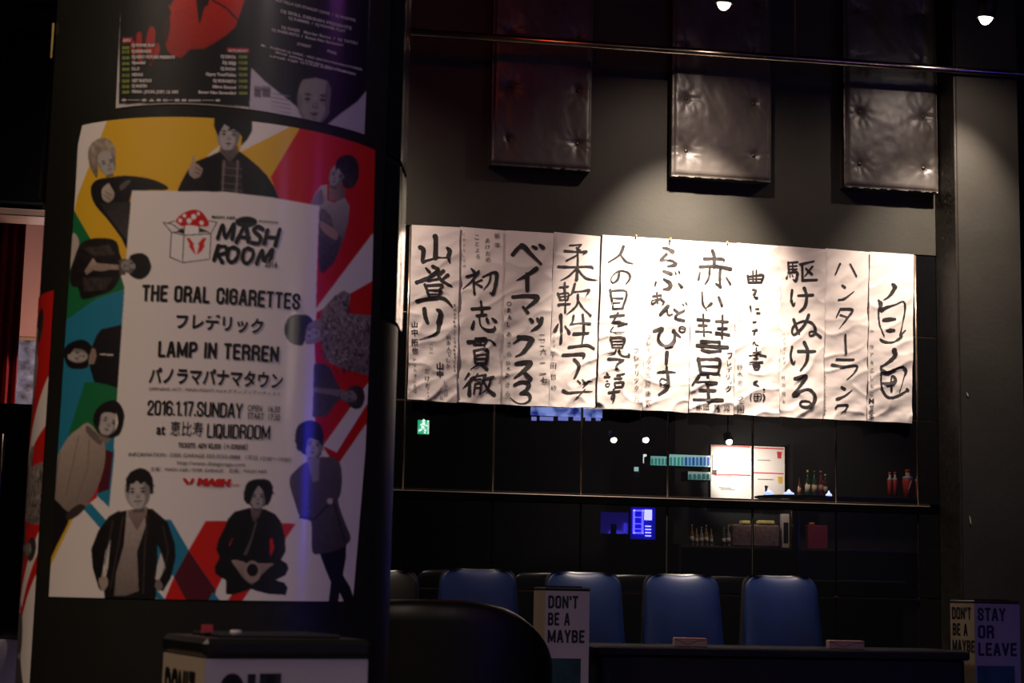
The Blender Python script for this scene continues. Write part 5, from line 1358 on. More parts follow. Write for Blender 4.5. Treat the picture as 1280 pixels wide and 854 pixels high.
# ------------------------------------------------------------------ square smoking stands with printed sides
m_side = mat('stand_white_side', (0.42, 0.37, 0.39), 0.5, nscale=5, namp=.05); m_sidey = mat('stand_cream_side', (0.40, 0.32, 0.22), 0.5, nscale=5, namp=.05)
m_lid = mat('stand_black_lid', (0.008, 0.008, 0.008), 0.35); m_teal = mat('stand_teal_picture', (0.010, 0.075, 0.075), 0.4, nscale=9, namp=.7)
def stand(xl, xc, xr, ytop, Z, words_l, words_f, label, lid=0.03, lidover=0.004, pic=None, lh=0.035):
    """three vertical edges at image columns xl < xc < xr, upper edge of the printed front at ytop"""
    Pc = at_depth(xc, ytop, Z); zt = Pc.z
    def on_ray(px, py, z): r = ray(px, py); t = (z - EYE) / r.z if abs(r.z) > 1e-4 else 0; return r
    wd_ = 0.185; # front face direction found so that the right edge falls at xr
    best = None
    for k in range(-80, 81):
        a = math.radians(k * .75); D_ = Vector((math.cos(a), math.sin(a), 0)); R_ = Pc + D_ * wd_; x_, _ = project(R_)
        L_ = Pc + Vector((-math.sin(a), math.cos(a), 0)) * wd_; xl_, _ = project(L_)
        e = abs(x_ - xr) + abs(xl_ - xl)
        if best is None or e < best[0]: best = (e, a)
    a = best[1]; U = Vector((math.cos(a), math.sin(a), 0)); V = Vector((-math.sin(a), math.cos(a), 0)); up = Vector((0, 0, 1))
    # true widths from the picture
    def solve(D_, xt):
        lo, hi = 0.01, 0.6
        for _ in range(40):
            m_ = (lo + hi) / 2; x_, _ = project(Pc + D_ * m_)
            if (x_ < xt) == (project(Pc + D_ * 0.6)[0] > project(Pc)[0]): lo = m_
            else: hi = m_
        return (lo + hi) / 2
    wu, wv = solve(U, xr), solve(V, xl)
    root = empty('smoking_stand', (Pc + U * wu / 2 + V * wv / 2) * 1.0 - Vector((0, 0, zt)), label, 'stand', 'square black-lidded stands with printed sides')
    C_ = Pc + U * wu / 2 + V * wv / 2
    MB().bbox(C_ + up * (-zt / 2), (wu / 2 - .002, wv / 2 - .002, zt / 2), .003, (U, V, up)).build('body', m_lid, root)
    def panel(O, D_, w_, z0, z1, mt, nm):
        N = D_.cross(up); o = MB().box(O + D_ * w_ / 2 + up * ((z0 + z1) / 2 - zt) + N * 0.0, (w_ / 2, 0.0015, (z1 - z0) / 2), (D_, N, up)); return o.build(nm, mt, root)
    panel(Pc, U, wu, 0.02, zt, m_side, 'front_print'); panel(Pc + V * wv, -V, wv, 0.02, zt, m_sidey, 'side_print')
    MB().bbox(C_ + up * (lh / 2 + 0.001), (wu / 2 + lidover, wv / 2 + lidover, lh / 2), .006, (U, V, up)).build('lid', m_lid, root)
    g = MB()
    for k in range(5): g.tube([C_ + U * (wu * .38) + V * wv * (-.3 + .15 * k) + up * (lh + 0.003), C_ - U * (wu * .38) + V * wv * (-.3 + .15 * k) + up * (lh + 0.003)], 0.003, 6)
    g.build('grille', m_lid, root)
    def words(lines, O, D_, w_, th, nm):
        fl = Flat(); y = 0.016
        for (tx, frac, x0) in lines:
            caps(fl, tx, (x0 * w_, -(y + th)), ((x0 + frac) * w_, -(y + th)), th, None, 0, .20, .45, .42) if w_ > 0 else None
            y += th * 1.28
        N = D_.cross(up)
        # Flat uses y down; convert
        vs = [O + D_ * p[0] + up * (-(abs(p[1]) if False else 0)) + up * (-(p[1] + 2 * 0)) * 0 for p in fl.v]
        vs = [O + D_ * p[0] + up * p[1] + N * 0.0026 for p in [(q[0], 2 * 0 + q[1]) for q in fl.v]]
        return vs, fl.f, nm
    def put(lines, O, D_, w_, th, nm):
        N = D_.cross(up); allv, allf = [], []; y = 0.016
        for (tx, frac, x0) in lines:
            fl = Flat(); caps(fl, tx, (0, 0), (frac * w_, 0), th, None, 0, .20, .45, .42); b = len(allv)
            allv += [O + D_ * (x0 * w_ + p[0]) + up * (-y - th - p[1]) + N * 0.0024 for p in fl.v]; allf += [tuple(i + b for i in f) for f in fl.f]; y += th * 1.30
        link_mesh(nm, allv, allf, m_blk, root)
    if words_f: put(words_f[1], Pc, U, wu, words_f[0], 'front_lettering')
    if words_l: put(words_l[1], Pc + V * wv, -V, wv, words_l[0], 'side_lettering')
    if pic:
        N = U.cross(up); z0_, z1_, u0, u1 = pic
        MB().box(Pc + U * wu * (u0 + u1) / 2 + up * (-(z0_ + z1_) / 2) + N * 0.002, (wu * (u1 - u0) / 2, 0.0012, (z1_ - z0_) / 2), (U, N, up)).build('teal_picture', m_teal, root)
    return root, Pc, U, V, wu, wv
DBM = [("DON'T", .66, .20), ('BE A', .52, .20), ('MAYBE', .80, .20)]
stand(668, 682, 737, 738.5, 6.15, None, (0.046, [("DON'T", .68, .06), ('BE A', .50, .06), ('MAYBE', .84, .06)]), 'black-lidded stand reading DON’T BE A MAYBE between the table and the black armchair', pic=(0.235, 0.8, .06, .82), lh=0.012)
stand(1188, 1218, 1274, 754.5, 6.95, (0.050, [("DON'T", .80, .08), ('BE A', .62, .10), ('MAYBE', .92, .08)]), (0.053, [('STAY', .62, .06), ('OR', .36, .06), ('LEAVE', .86, .06)]), 'black-lidded stand reading STAY OR LEAVE at the right end of the table', pic=(0.245, 0.8, .03, .86), lh=0.012)
near = stand(206, 257, 459.5, 824, 1.98, (0.062, [("DON'T", .74, .08), ('BE A', .60, .08), ('MAYBE', .9, .08)]), (0.062, [('SIT', .37, .09), ('OR', .3, .09), ('STAND', .7, .09)]), 'near black-lidded stand reading SIT, in front of the round column at the bottom edge', lh=0.022)
root, Pc, U, V, wu, wv = near
MB().box(Pc + U * wu * .12 + V * wv * .45 + Vector((0, 0, 0.032)), (0.006, 0.004, 0.0045), (U, V, Vector((0, 0, 1)))).build('red_tab', m_redl, root)
cg = Pc + U * wu * .2 + V * wv * .2 + Vector((0, 0, 0.0285))
tag(MB().tube([cg, cg + U * 0.012 + V * 0.002], 0.0035, 10).build('cigarette_butt', mat('cigarette_paper', (.5, .45, .4), .8), None, True), 'pale cigarette butt lying on the lid of the near stand', 'cigarette')

# ------------------------------------------------------------------ far left: screen, curtain, picture, black cabinet, white chair
s1, zb_ = wall_hit(52, 258, 0.06)
m_scr = mat('dark_screen_glass', (0.004, 0.005, 0.007), 0.06, ior=1.5)
scr = empty('wall_screen', W(s1 - .7, zb_, 0.03), 'dark switched-off screen above the doorway at the far left', 'screen')
MB().wbox(s1 - 1.35, s1 + .02, zb_, zb_ + 0.85, 0.0045, 0.06, 0.006).build('casing', m_shell, scr)
MB().wbox(s1 - 1.33, s1, zb_ + .02, zb_ + 0.83, 0.060, 0.062).build('glass', m_scr, scr)
cs0, _ = wall_hit(-40, 400, -0.35); cs1, _ = wall_hit(26, 400, -0.35)
m_red = mat('red_velvet_curtain', (0.36, 0.012, 0.015), 0.85, nscale=20, namp=0.2)
cur = empty('red_curtain', W((cs0 + cs1) / 2, 0.03, -0.35), 'red curtain hanging at the far left edge', 'curtain')
vs = []; NC = 60
for j in range(2):
    for i in range(NC + 1):
        u = i / NC; s = cs0 + (cs1 - cs0) * u; vs.append(W(s, DZ + 0.05 if j else 0.03, -0.35 + 0.028 * math.sin(u * 34) + 0.01 * math.sin(u * 71)))
fs = [(i, i + 1, NC + 2 + i, NC + 1 + i) for i in range(NC)]
for k in range(2):
    b = len(vs); vs += [v - EN * 0.006 for v in vs[:2 * (NC + 1)]] if k == 0 else []
fs += [(2 * (NC + 1) + a, 2 * (NC + 1) + d, 2 * (NC + 1) + c, 2 * (NC + 1) + b2) for a, b2, c, d in fs[:NC]]
link_mesh('cloth', vs, fs, m_red, cur, True)
MB().tube([W(cs0 - .2, DZ + .06, -.35), W(cs1 + .05, DZ + .06, -.35)], 0.012, 10).build('rail', m_steel, cur, True)
# blue-grey picture on the pink wall
a0, z1_ = wall_hit(14, 424, -1.55); a1, z0_ = wall_hit(60, 505, -1.55)
pic = empty('framed_picture', W((a0 + a1) / 2, z0_ - .3, -1.57), 'blue and white picture behind the curtain, low on the pink wall', 'picture')
MB().wbox(a0 - .02, a1 + .02, z0_ - 0.32, z1_ + .02, -1.598, -1.575, .004).build('frame', mat('tan_frame', (0.4, 0.26, 0.12), .5), pic)
m_pic = mat('blue_mottled_print', (0.20, 0.27, 0.42), 0.4, nscale=16, namp=0.95)
MB().wbox(a0, a1, z0_ - .3, z1_, -1.575, -1.572).build('print', m_pic, pic)
# cabinet
k1, zc1 = wall_hit(60, 505.5, 1.2); k0, _ = wall_hit(-120, 505, 1.2); _, zc0 = wall_hit(20, 801, 1.2)
cab = empty('black_cabinet', W((k0 + k1) / 2, zc0, 0.9), 'tall glossy black cabinet below the doorway at the far left edge', 'cabinet')
m_gloss = mat('black_gloss_lacquer', (0.006, 0.006, 0.008), 0.10, ior=1.6, bump=0.02, bscale=6)
MB().wbox(k0, k1, zc0, zc1, 0.62, 1.18, .006).build('body', m_gloss, cab)
w3 = (k1 - k0)
for q in range(3): MB().wbox(k0 + w3 * q / 3 + .006, k0 + w3 * (q + 1) / 3 - .006, zc0 + .02, zc1 - .01, 1.18, 1.2, .006).build('door', m_gloss, cab)
for q in (0.62, 0.70):
    MB().tube([W(k0 + w3 * q, zc0 + .35, 1.225), W(k0 + w3 * q + .0, zc1 - .12, 1.225)], 0.006, 8).build('handle', m_steel, cab, True)
for q0 in (k0 + .03, k1 - .03):
    for dd in (0.66, 1.12): MB().tube([W(q0, zc0, dd), W(q0, 0, dd)], 0.015, 8).build('leg', m_leg, cab)
wp, wz = wall_hit(-6, 800, 1.6)
wc = empty('white_chair', W(wp, 0, 1.6), 'white moulded chair back at the bottom left corner', 'chair')
vs, fs = back_profile(0.22, 0.18, 0.38, 0.03, 0.08, 0.12)
rot_ = Matrix.Rotation(rzc, 3, 'Z')
link_mesh('backrest', [W(wp, 0, 1.6) + rot_ @ (v + Vector((0, 0, wz - .38))) for v in vs], fs, mat('white_plastic', (0.5, 0.47, 0.46), .4, nscale=4, namp=.04), wc, True)
MB().bbox(W(wp, wz - .40, 1.8), (.21, .2, .02), .01, (ES, EN, Vector((0, 0, 1)))).build('seat', MATS['white_plastic'], wc, True)
for sx in (-.17, .17):
    for dd in (1.65, 1.97): MB().tube([W(wp + sx, wz - .41, dd), W(wp + sx * 1.1, 0, dd)], .012, 8).build('leg', m_leg, wc)

# scraps of tape on the pillar
m_tape = mat('pale_tape', (0.55, 0.45, 0.36), 0.6)
for px, py, w, h, lb in ((1209, 493, .006, .010, 'small torn scrap of pale tape on the pillar, upper one'), (1212.5, 650, .005, .022, 'torn strip of pale tape on the pillar, lower one')):
    s, z = wall_hit(px, py, PF)
    o = MB().add([W(s - w, z + h, PF + .001), W(s + w * .4, z + h * .4, PF + .001), W(s + w, z - h, PF + .001), W(s, z - h * .7, PF + .001), W(s - w, z + h, PF + .003), W(s + w * .4, z + h * .4, PF + .004), W(s + w, z - h, PF + .003), W(s, z - h * .7, PF + .003)], [(4, 5, 6, 7), (0, 3, 2, 1), (0, 1, 5, 4), (1, 2, 6, 5), (2, 3, 7, 6), (3, 0, 4, 7)]).build('tape_scrap', m_tape)
    tag(o, lb, 'tape', 'tape scraps on the pillar')
# ------------------------------------------------------------------ the bar behind the photographer: the black tiles mirror it
def refl(px, py, d):
    """(s, z) of a thing standing d in front of the tiles whose mirror image is seen at that point of the photograph"""
    return wall_hit(px, py, -d)
def rbox(mb, x0, x1, y0, y1, d, th=0.03, b=0.0, ext=(0, 0)):
    xm, ym = (x0 + x1) / 2, (y0 + y1) / 2
    sa, _ = refl(x0, ym, d); sb, _ = refl(x1, ym, d); _, za = refl(xm, y0, d); _, zb = refl(xm, y1, d)
    mb.wbox(min(sa, sb), max(sa, sb), min(za, zb) - ext[0], max(za, zb) + ext[1], d, d + th, b); return min(sa, sb), max(sa, sb), min(za, zb), max(za, zb)
D1 = 11.6
EMIT_K = 0.55
# lamps over the bar
BL = []
for px, py, pw, lb, st in ((766.5, 551.5, 26, 'bar spotlight mirrored in the tiles, left of the pair', 26), (806.5, 551.5, 34, 'bar spotlight mirrored in the tiles, right of the pair', 40), (911.5, 551.5, 60, 'brightest bar spotlight mirrored in the tiles, above the menu board', 90)):
    s, z = refl(px, py, 10.4); P_ = W(s, z, 10.4); BL.append(P_)
    spot_head(P_, P_ + Vector((0, 0, -1)) - EN * -.0 + (W(s, z, 0) - P_).normalized() * .9, lb, st, (1, .93, .84), r=0.034, name='bar_spotlight', grp='spotlights over the bar')
lamp('menu_spot_light', 'SPOT', BL[2] + Vector((0, 0, -.05)) + EN * .35, 520, (1, .92, .82), W(refl(925, 585, D1)[0], refl(925, 590, D1)[1], D1), spot_size=math.radians(62), spot_blend=1.0, shadow_soft_size=.04)
bs_ = refl(1010, 560, 10.6)[0]
lamp('bar_fill_light', 'SPOT', W(bs_, 3.80, 10.5), 300, (1, .78, .58), W(bs_, 1.9, 11.6), spot_size=math.radians(105), spot_blend=.6, shadow_soft_size=.12)  # added lamp to brighten the bottles, placed clear of the mirror image
# menu board: two lit pages
m_page = mat('menu_page', (0.80, 0.74, 0.68), .6, nscale=3, namp=.03); m_mred = mat('menu_red', (0.65, 0.04, 0.05), .5); m_mgrey = mat('menu_grey_print', (.25, .2, .18), .6); m_mye = mat('menu_yellow', (.75, .45, .05), .5)
def menu(x0, x1, y0, y1, label, rule, icon):
    mb = MB(); s0, s1, z0, z1 = rbox(mb, x0, x1, y0, y1, D1, .02, .003)
    r = empty('menu_board', W((s0 + s1) / 2, z0, D1 + .01), label, 'menu', 'menu boards over the bar'); mb.build('page', m_page, r)
    rb = MB()
    for yy in rule: rbox(rb, x0 + 1, x1 - 1.5, yy, yy + 1.3, D1 - .004, .003)
    rb.build('red_rule', m_mred, r)
    g = MB()
    random.seed(int(x0))
    for (xa, xb, yy) in ([(x0 + 4, x0 + 26, 593), (x0 + 10, x0 + 26, 608), (x0 + 12, x0 + 30, 610)] if x0 < 900 else [(x0 + 6, x0 + 22, 574), (x0 + 6, x0 + 26, 598)]): rbox(g, xa, xb, yy, yy + 1.0, D1 - .004, .003)
    g.build('menu_text', m_mgrey, r)
    for (cx, cy, mt) in icon:
        ic = MB(); sa, za = refl(cx - 3, cy + 4, D1); sb, zb = refl(cx + 3, cy - 4, D1); sm = (sa + sb) / 2; hw = abs(sb - sa) / 2
        ic.add([W(sm - hw * .7, za, D1 - .005), W(sm + hw * .7, za, D1 - .005), W(sm + hw, zb, D1 - .005), W(sm - hw, zb, D1 - .005), W(sm - hw * .7, za, D1 - .001), W(sm + hw * .7, za, D1 - .001), W(sm + hw, zb, D1 - .001), W(sm - hw, zb, D1 - .001)], [(0, 1, 2, 3), (4, 7, 6, 5), (0, 4, 5, 1), (1, 5, 6, 2), (2, 6, 7, 3), (3, 7, 4, 0)]).build('cup_icon', mt, r)
menu(888.5, 939.5, 555.5, 624, 'white menu page with a red line, mirrored in the tiles, left page', (556, 591.5), [])
menu(941, 981, 557.5, 626, 'white menu page with red and yellow cups, mirrored in the tiles, right page', (559, 590), [(974, 568, m_mred), (975, 599, m_mye)])
wt = MB(); s0, s1, z0, z1 = rbox(wt, 892, 896.5, 566, 586, D1 - .15, .03)
r_ = empty('tube_lamp', W((s0 + s1) / 2, z0, D1 - .13), 'short upright white lamp at the left edge of the menu pages', 'lamp'); wt.build('bulb', mat('tube_lamp_glow', (1, 1, 1), .5, emit=(1, .95, .88), estr=14), r_)
MB().wbox(s0, s1, z0 - .008, z0, D1 - .15, D1 - .12).build('base', m_head, r_)
# drinks coolers with lit fronts
def cooler(x0, x1, y0, y1, n, cols, label, st):
    mb = MB(); s0, s1, z0, z1 = rbox(mb, x0 - .8, x1 + .8, y0 - .8, y1 + .8, D1 - .30, .28, .004)
    r = empty('drinks_cooler', W((s0 + s1) / 2, z0, D1 - .2), label, 'cooler', 'lit drinks coolers'); mb.build('case', m_head, r)
    mb = MB(); rbox(mb, x0, x1, y0, y1, D1 - .306, .004); mb.build('lit_front', mat('cooler_glow_%g' % st, (1, 1, 1), .5, emit=(.22, .62, .58), estr=st), r)
    for k in range(n):
        xa = x0 + (x1 - x0) * (k + .18) / n; xb = x0 + (x1 - x0) * (k + .82) / n; mb = MB(); rbox(mb, xa, xb, y0 + 2.6, y1 - .8, D1 - .322, .012, .004)
        c = cols(k / n); mb.build('can', mat('can_%g_%d' % (st, k), tuple(c), .4, emit=tuple(c), estr=st * .8), r)
cooler(812.5, 834.5, 571.5, 583, 5, lambda t: (.10, .38, .34), 'cooler with a pale green lit front, mirrored left of the joint', 3.6)
cooler(836.5, 888, 567.5, 581.5, 11, lambda t: (.10, .40, .36) if t < .35 else ((.10, .22, .60) if int(t * 11) % 2 else (.05, .12, .42)), 'cooler with green and blue cans, mirrored beside the menu', 4.2)
cooler(860, 888, 588.5, 598.5, 5, lambda t: (.10, .30, .30), 'second small cooler below, mirrored beside the menu', 2.0)
# emergency exit sign
mb = MB(); s0, s1, z0, z1 = rbox(mb, 522.6, 538.6, 524.6, 543.8, 10.8, .05, .005)
ex = empty('exit_sign', W((s0 + s1) / 2, z0, 10.82), 'green emergency exit sign with a running figure, mirrored in the tiles at the left', 'sign'); mb.build('case', m_head, ex)
mb = MB(); rbox(mb, 523.4, 537.8, 525.4, 543.0, 10.796, .003); mb.build('green_face', mat('exit_green_glow', (1, 1, 1), .5, emit=(.03, .80, .38), estr=4.5), ex)
fg = Flat(); m_exw = mat('exit_white_glow', (1, 1, 1), .5, emit=(.85, 1, .9), estr=6)
for pts in ([(531, 525.4, 3.0), (531, 527.0, 3.0)], [(531, 529, 2.2), (530, 534, 2.4)], [(530, 534, 2), (533, 538, 1.8), (532.4, 541.5, 1.6)], [(530, 534, 2), (527.6, 537.5, 1.8), (525, 538.5, 1.6)], [(531, 529.5, 1.5), (534.4, 532.5, 1.4)], [(531, 529.5, 1.5), (527.4, 531.5, 1.4)], [(536.6, 526.5, 1.3), (536.6, 542, 1.3)]): fg.stroke(np.array(pts, float), nd=8)
link_mesh('running_figure', [W(*refl(x, y, 10.79), 10.79) for x, y in fg.v], fg.f, m_exw, ex)
MB().tube([W((s0 + s1) / 2, z1, 10.82), W((s0 + s1) / 2, CEIL, 10.82)], .006, 6).build('stem', m_head, ex)
# small lit things
def glow(name, x0, x1, y0, y1, d, col, st, label, cat, th=.03, parts='glass'):
    mb = MB(); s0, s1, z0, z1 = rbox(mb, x0, x1, y0, y1, d, th, .003); r = empty(name, W((s0 + s1) / 2, z0, d + th / 2), label, cat)
    mb.build(parts, mat('glow_' + name, (1, 1, 1), .5, emit=col, estr=st), r); MB().wbox(s0 - .008, s1 + .008, z0 - .008, z1 + .008, d + th, d + th + .03, .003).build('casing', m_head, r); return r, s0, s1, z0, z1
glow('bottle_lamp', 803.8, 807.4, 569, 580, D1, (.9, 1, 1), 7, 'tiny white bottle-shaped lamp left of the coolers, mirrored', 'lamp')
glow('counter_lamp', 792.5, 797.5, 585, 590, D1, (.6, 1, .9), 4, 'small pale green lamp below the bar spotlights, mirrored', 'lamp')
mb = MB(); s0, s1, z0, z1 = rbox(mb, 791, 799, 590, 600, D1, .05, .01); r_ = empty('grey_dispenser', W((s0 + s1) / 2, z0, D1), 'dim grey dispenser under the small lamp, mirrored', 'dispenser'); mb.build('body', mat('grey_metal', (.3, .3, .3), .4, metal=.5), r_); MB().wbox(s0, s1, z0 - .4, z0, D1, D1 + .06).build('stand_post', m_head, r_)
# big blue television, cut off by the calligraphy
tv, s0, s1, z0, z1 = glow('television', 663.5, 752.5, 470, 522, 10.9, (.10, .16, .75), 0.9, 'large television with a blue picture, mirrored just below the calligraphy', 'television')
for i_ in list(tv.children):
    if i_.name.startswith('glass'):
        nt = i_.data.materials[0].node_tree; b = nt.nodes['Principled BSDF']; tc = nt.nodes.new('ShaderNodeTexCoord'); n = nt.nodes.new('ShaderNodeTexNoise'); n.inputs['Scale'].default_value = 6; n.inputs['Detail'].default_value = 4
        rp = nt.nodes.new('ShaderNodeValToRGB'); rp.color_ramp.elements[0].position = .42; rp.color_ramp.elements[1].position = .62; rp.color_ramp.elements[0].color = (.01, .02, .25, 1); rp.color_ramp.elements[1].color = (.30, .42, 1, 1)
        nt.links.new(tc.outputs['Object'], n.inputs['Vector']); nt.links.new(n.outputs['Fac'], rp.inputs['Fac']); nt.links.new(rp.outputs['Color'], b.inputs['Emission Color']); b.inputs['Emission Strength'].default_value = 3.0
strip = MB()
for xa, xb in ((664, 670), (674.5, 691), (697.5, 709.5), (716.5, 726.5), (731.5, 738), (744.5, 750)): rbox(strip, xa, xb, 522.3, 527, 10.88, .02)
strip.build('caption_bar', mat('caption_glow', (1, 1, 1), .5, emit=(.30, .34, 1), estr=4.5), tv)
cb = MB(); rbox(cb, 662, 754, 522.2, 527.2, 10.905, .03); cb.build('lower_bezel', m_head, tv)
# blue lit window panel
BD = 7.4
mb = MB(); s0, s1, z0, z1 = rbox(mb, 790, 820, 634, 674, BD, .04, .005)
bw = empty('blue_light_box', W((s0 + s1) / 2, z0, BD), 'vivid blue light box with a small barred window, mirrored under the rail', 'sign'); mb.build('back_panel', mat('blue_box_back', (.01, .01, .3), .5, emit=(.012, .012, .75), estr=2.4), bw)
m_bl = mat('blue_tube_glow', (1, 1, 1), .5, emit=(.07, .06, 1), estr=24)
fr = MB()
for (xa, xb, ya, yb) in ((792, 805, 637, 639), (792, 805, 665, 667), (792, 794.2, 637, 667), (803, 805, 637, 667), (794, 803, 646, 647), (794, 803, 654, 655), (794, 803, 660.5, 661.5)): rbox(fr, xa, xb, ya, yb, BD - .02, .015)
fr.build('barred_window', m_bl, bw)
fr = MB(); rbox(fr, 806.5, 815.5, 637, 650, BD - .02, .015)
for k in range(4): rbox(fr, 807.5, 814.5, 657 + k * 4, 658.3 + k * 4, BD - .02, .015)
fr.build('lit_panel', mat('blue_white_glow', (1, 1, 1), .5, emit=(.25, .25, 1), estr=26), bw)
MB().wbox((s0 + s1) / 2 - .02, (s0 + s1) / 2 + .02, 0, z0, BD + .01, BD + .04).build('post', m_head, bw)
mb = MB(); rbox(mb, 752, 786, 640, 667, BD + .5, .03); r_ = empty('blue_sign', W(s0 - .3, .9, BD + .5), 'dim blue panel left of the blue light box, mirrored under the rail', 'panel')
mb.build('face', mat('dim_blue_glow', (1, 1, 1), .5, emit=(.01, .008, .55), estr=.8), r_)
mb = MB(); rbox(mb, 781, 784.5, 654, 666, BD + .48, .012); mb.build('bright_bar', mat('mid_blue_glow', (1, 1, 1), .5, emit=(.06, .05, 1), estr=4), r_)
mb = MB(); rbox(mb, 762, 779, 664, 667, BD + .48, .012); mb.build('bright_bar', MATS['mid_blue_glow'], r_)
mb = MB(); rbox(mb, 764, 771, 655, 667, BD + .46, .012); mb.build('dark_figure', m_head, r_)
c_ = W(s0 + .1, z0 + .2, BD - .1)
# back bar: shelves, bottles, cups, tray
m_shelf = mat('dark_shelf_wood', (.014, .009, .006), .5, nscale=5, namp=.3)
sa, zs1 = refl(990, 617.5, D1 - .06); sb, _ = refl(1160, 617, D1)
sh = empty('back_bar_shelf', W((sa + sb) / 2, 0, D1), 'dark shelving of the bar, mirrored in the tiles', 'shelf')
_, zs2 = refl(930, 684, D1 - .06); sc0, _ = refl(850, 680, D1)
MB().wbox(sa, sb, zs1 - .03, zs1, D1 - .05, D1 + .25, .004).build('shelf', m_shelf, sh)
MB().wbox(sc0, sb, zs2 - .03, zs2, D1 - .05, D1 + .25, .004).build('shelf', m_shelf, sh)
MB().wbox(sc0, sb, 0, CEIL - .6, D1 + .25, D1 + .28).build('back_board', m_black, sh)
for q, zq in ((sc0, zs2 + .02), (sa, zs1 + .6), (sb, zs1 + .6)): MB().wbox(q - .015, q + .015, 0, zq, D1 - .05, D1 + .25).build('upright', m_shelf, sh)
def bottle(px, yb, yt, col, cap, label, hw=None, lab=(.6, .5, .35), grp='bottles on the bar shelves', glassy=True, zs=None):
    s, z0 = refl(px, yb, D1); _, z1 = refl(px, yt, D1); h = z1 - z0; z0 = zs if zs is not None else z0
    h = z1 - z0; r = hw or h * .105
    root = empty('bottle', W(s, z0, D1), label, 'bottle', grp)
    MB().lathe(W(s, z0 + .001, D1), [(r * .9, 0), (r, .008), (r, h * .55), (r * .8, h * .63), (r * .35, h * .72), (r * .32, h * .9)], 14).build('glass', mat('bottle_%.2f_%.2f_%.2f' % col, col, .12, ior=1.5, coat=.5), root, True)
    MB().lathe(W(s, z0 + h * .9, D1), [(r * .42, 0), (r * .42, h * .1), (r * .2, h * .102)], 12).build('cap', mat('cap_%.2f_%.2f_%.2f' % cap, cap, .4), root, True)
    MB().lathe(W(s, z0 + h * .15, D1), [(r * 1.02, 0), (r * 1.02, h * .28)], 14).build('paper_label', mat('label_%.2f_%.2f_%.2f' % lab, lab, .6), root, True)
B1 = [(999, 597, (.10, .04, .02), (.05, .04, .04), (.55, .25, .15)), (1009.5, 587, (.02, .05, .02), (.65, .45, .15), (.6, .5, .3)), (1018, 588, (.02, .06, .03), (.05, .10, .04), (.55, .4, .25)), (1026, 588, (.12, .02, .02), (.5, .08, .05), (.3, .15, .1)), (1031.5, 592, (.04, .03, .02), (.5, .4, .2), (.4, .3, .2))]
NM = ['squat dark bottle, first right of the mirrored menu pages', 'tall bottle with a yellow cap, mirrored', 'tall green bottle between the yellow and red capped ones, mirrored', 'dark bottle with a red cap, mirrored', 'short dark bottle last in its group, mirrored left of the joint']
for (px, yt, c, cp, lb), nm in zip(B1, NM): bottle(px, 617, yt, c, cp, nm, lab=lb, zs=zs1)
cl = [(.25, .12, .03), (.35, .22, .10), (.30, .30, .26), (.30, .18, .05), (.38, .28, .12), (.05, .12, .04), (.25, .25, .22)]
NM2 = ['amber', 'tan', 'clear', 'brown', 'golden', 'green', 'pale grey']
for k, px in enumerate((866, 872, 878, 884, 890.5, 906, 912)):
    bottle(px, 683, 656 + (k * 5) % 7, cl[k], (.4, .3, .15), '%s bottle in the lower mirrored row, %s' % (NM2[k], ('leftmost', 'second', 'third', 'fourth', 'fifth', 'sixth', 'rightmost')[k]), zs=zs2, lab=(.5, .42, .3))
for k, (px, w_) in enumerate(((1113.5, 3.2), (1120, 3.0), (1136, 6.6), (1149, 5))):
    yb = 616; yt = (592, 592, 589, 594)[k]; s, z0 = refl(px, yb, D1); _, z1 = refl(px, yt, D1); s2, _ = refl(px + w_, yb, D1); r = abs(s2 - s); h = z1 - zs1
    root = empty('red_cup', W(s, zs1, D1), ('narrow red and white cup with a lid, left one of the mirrored pair', 'narrow red and white cup with a lid, right one of the mirrored pair', 'large red drink container with a diagonal white stripe, mirrored at the right', 'red container at the edge of the tiles, mirrored behind the joint')[k], 'cup', 'red containers on the bar')
    MB().lathe(W(s, zs1 + .001, D1), [(r * .8, 0), (r, h * .62), (r * .95, h * .66)], 18).build('container', mat('red_plastic', (.55, .045, .03), .4, nscale=6, namp=.2), root, True)
    MB().lathe(W(s, zs1 + h * .66, D1), [(r * .98, 0), (r * .9, h * .08), (r * .45, h * .12), (r * .42, h * .26)], 18).build('neck', mat('frosted_white', (.5, .46, .42), .4), root, True)
    MB().lathe(W(s, zs1 + h * .92, D1), [(r * .5, 0), (r * .5, h * .09), (r * .3, h * .1)], 18).build('cap', MATS['red_plastic'], root, True)
    if k == 2: MB().tube([W(s - r * .3, zs1 + h * .25, D1 - r * 1.0), W(s + r * .3, zs1 + h * .6, D1 - r * 1.0)], .006, 6).build('white_stripe', MATS['frosted_white'], root)
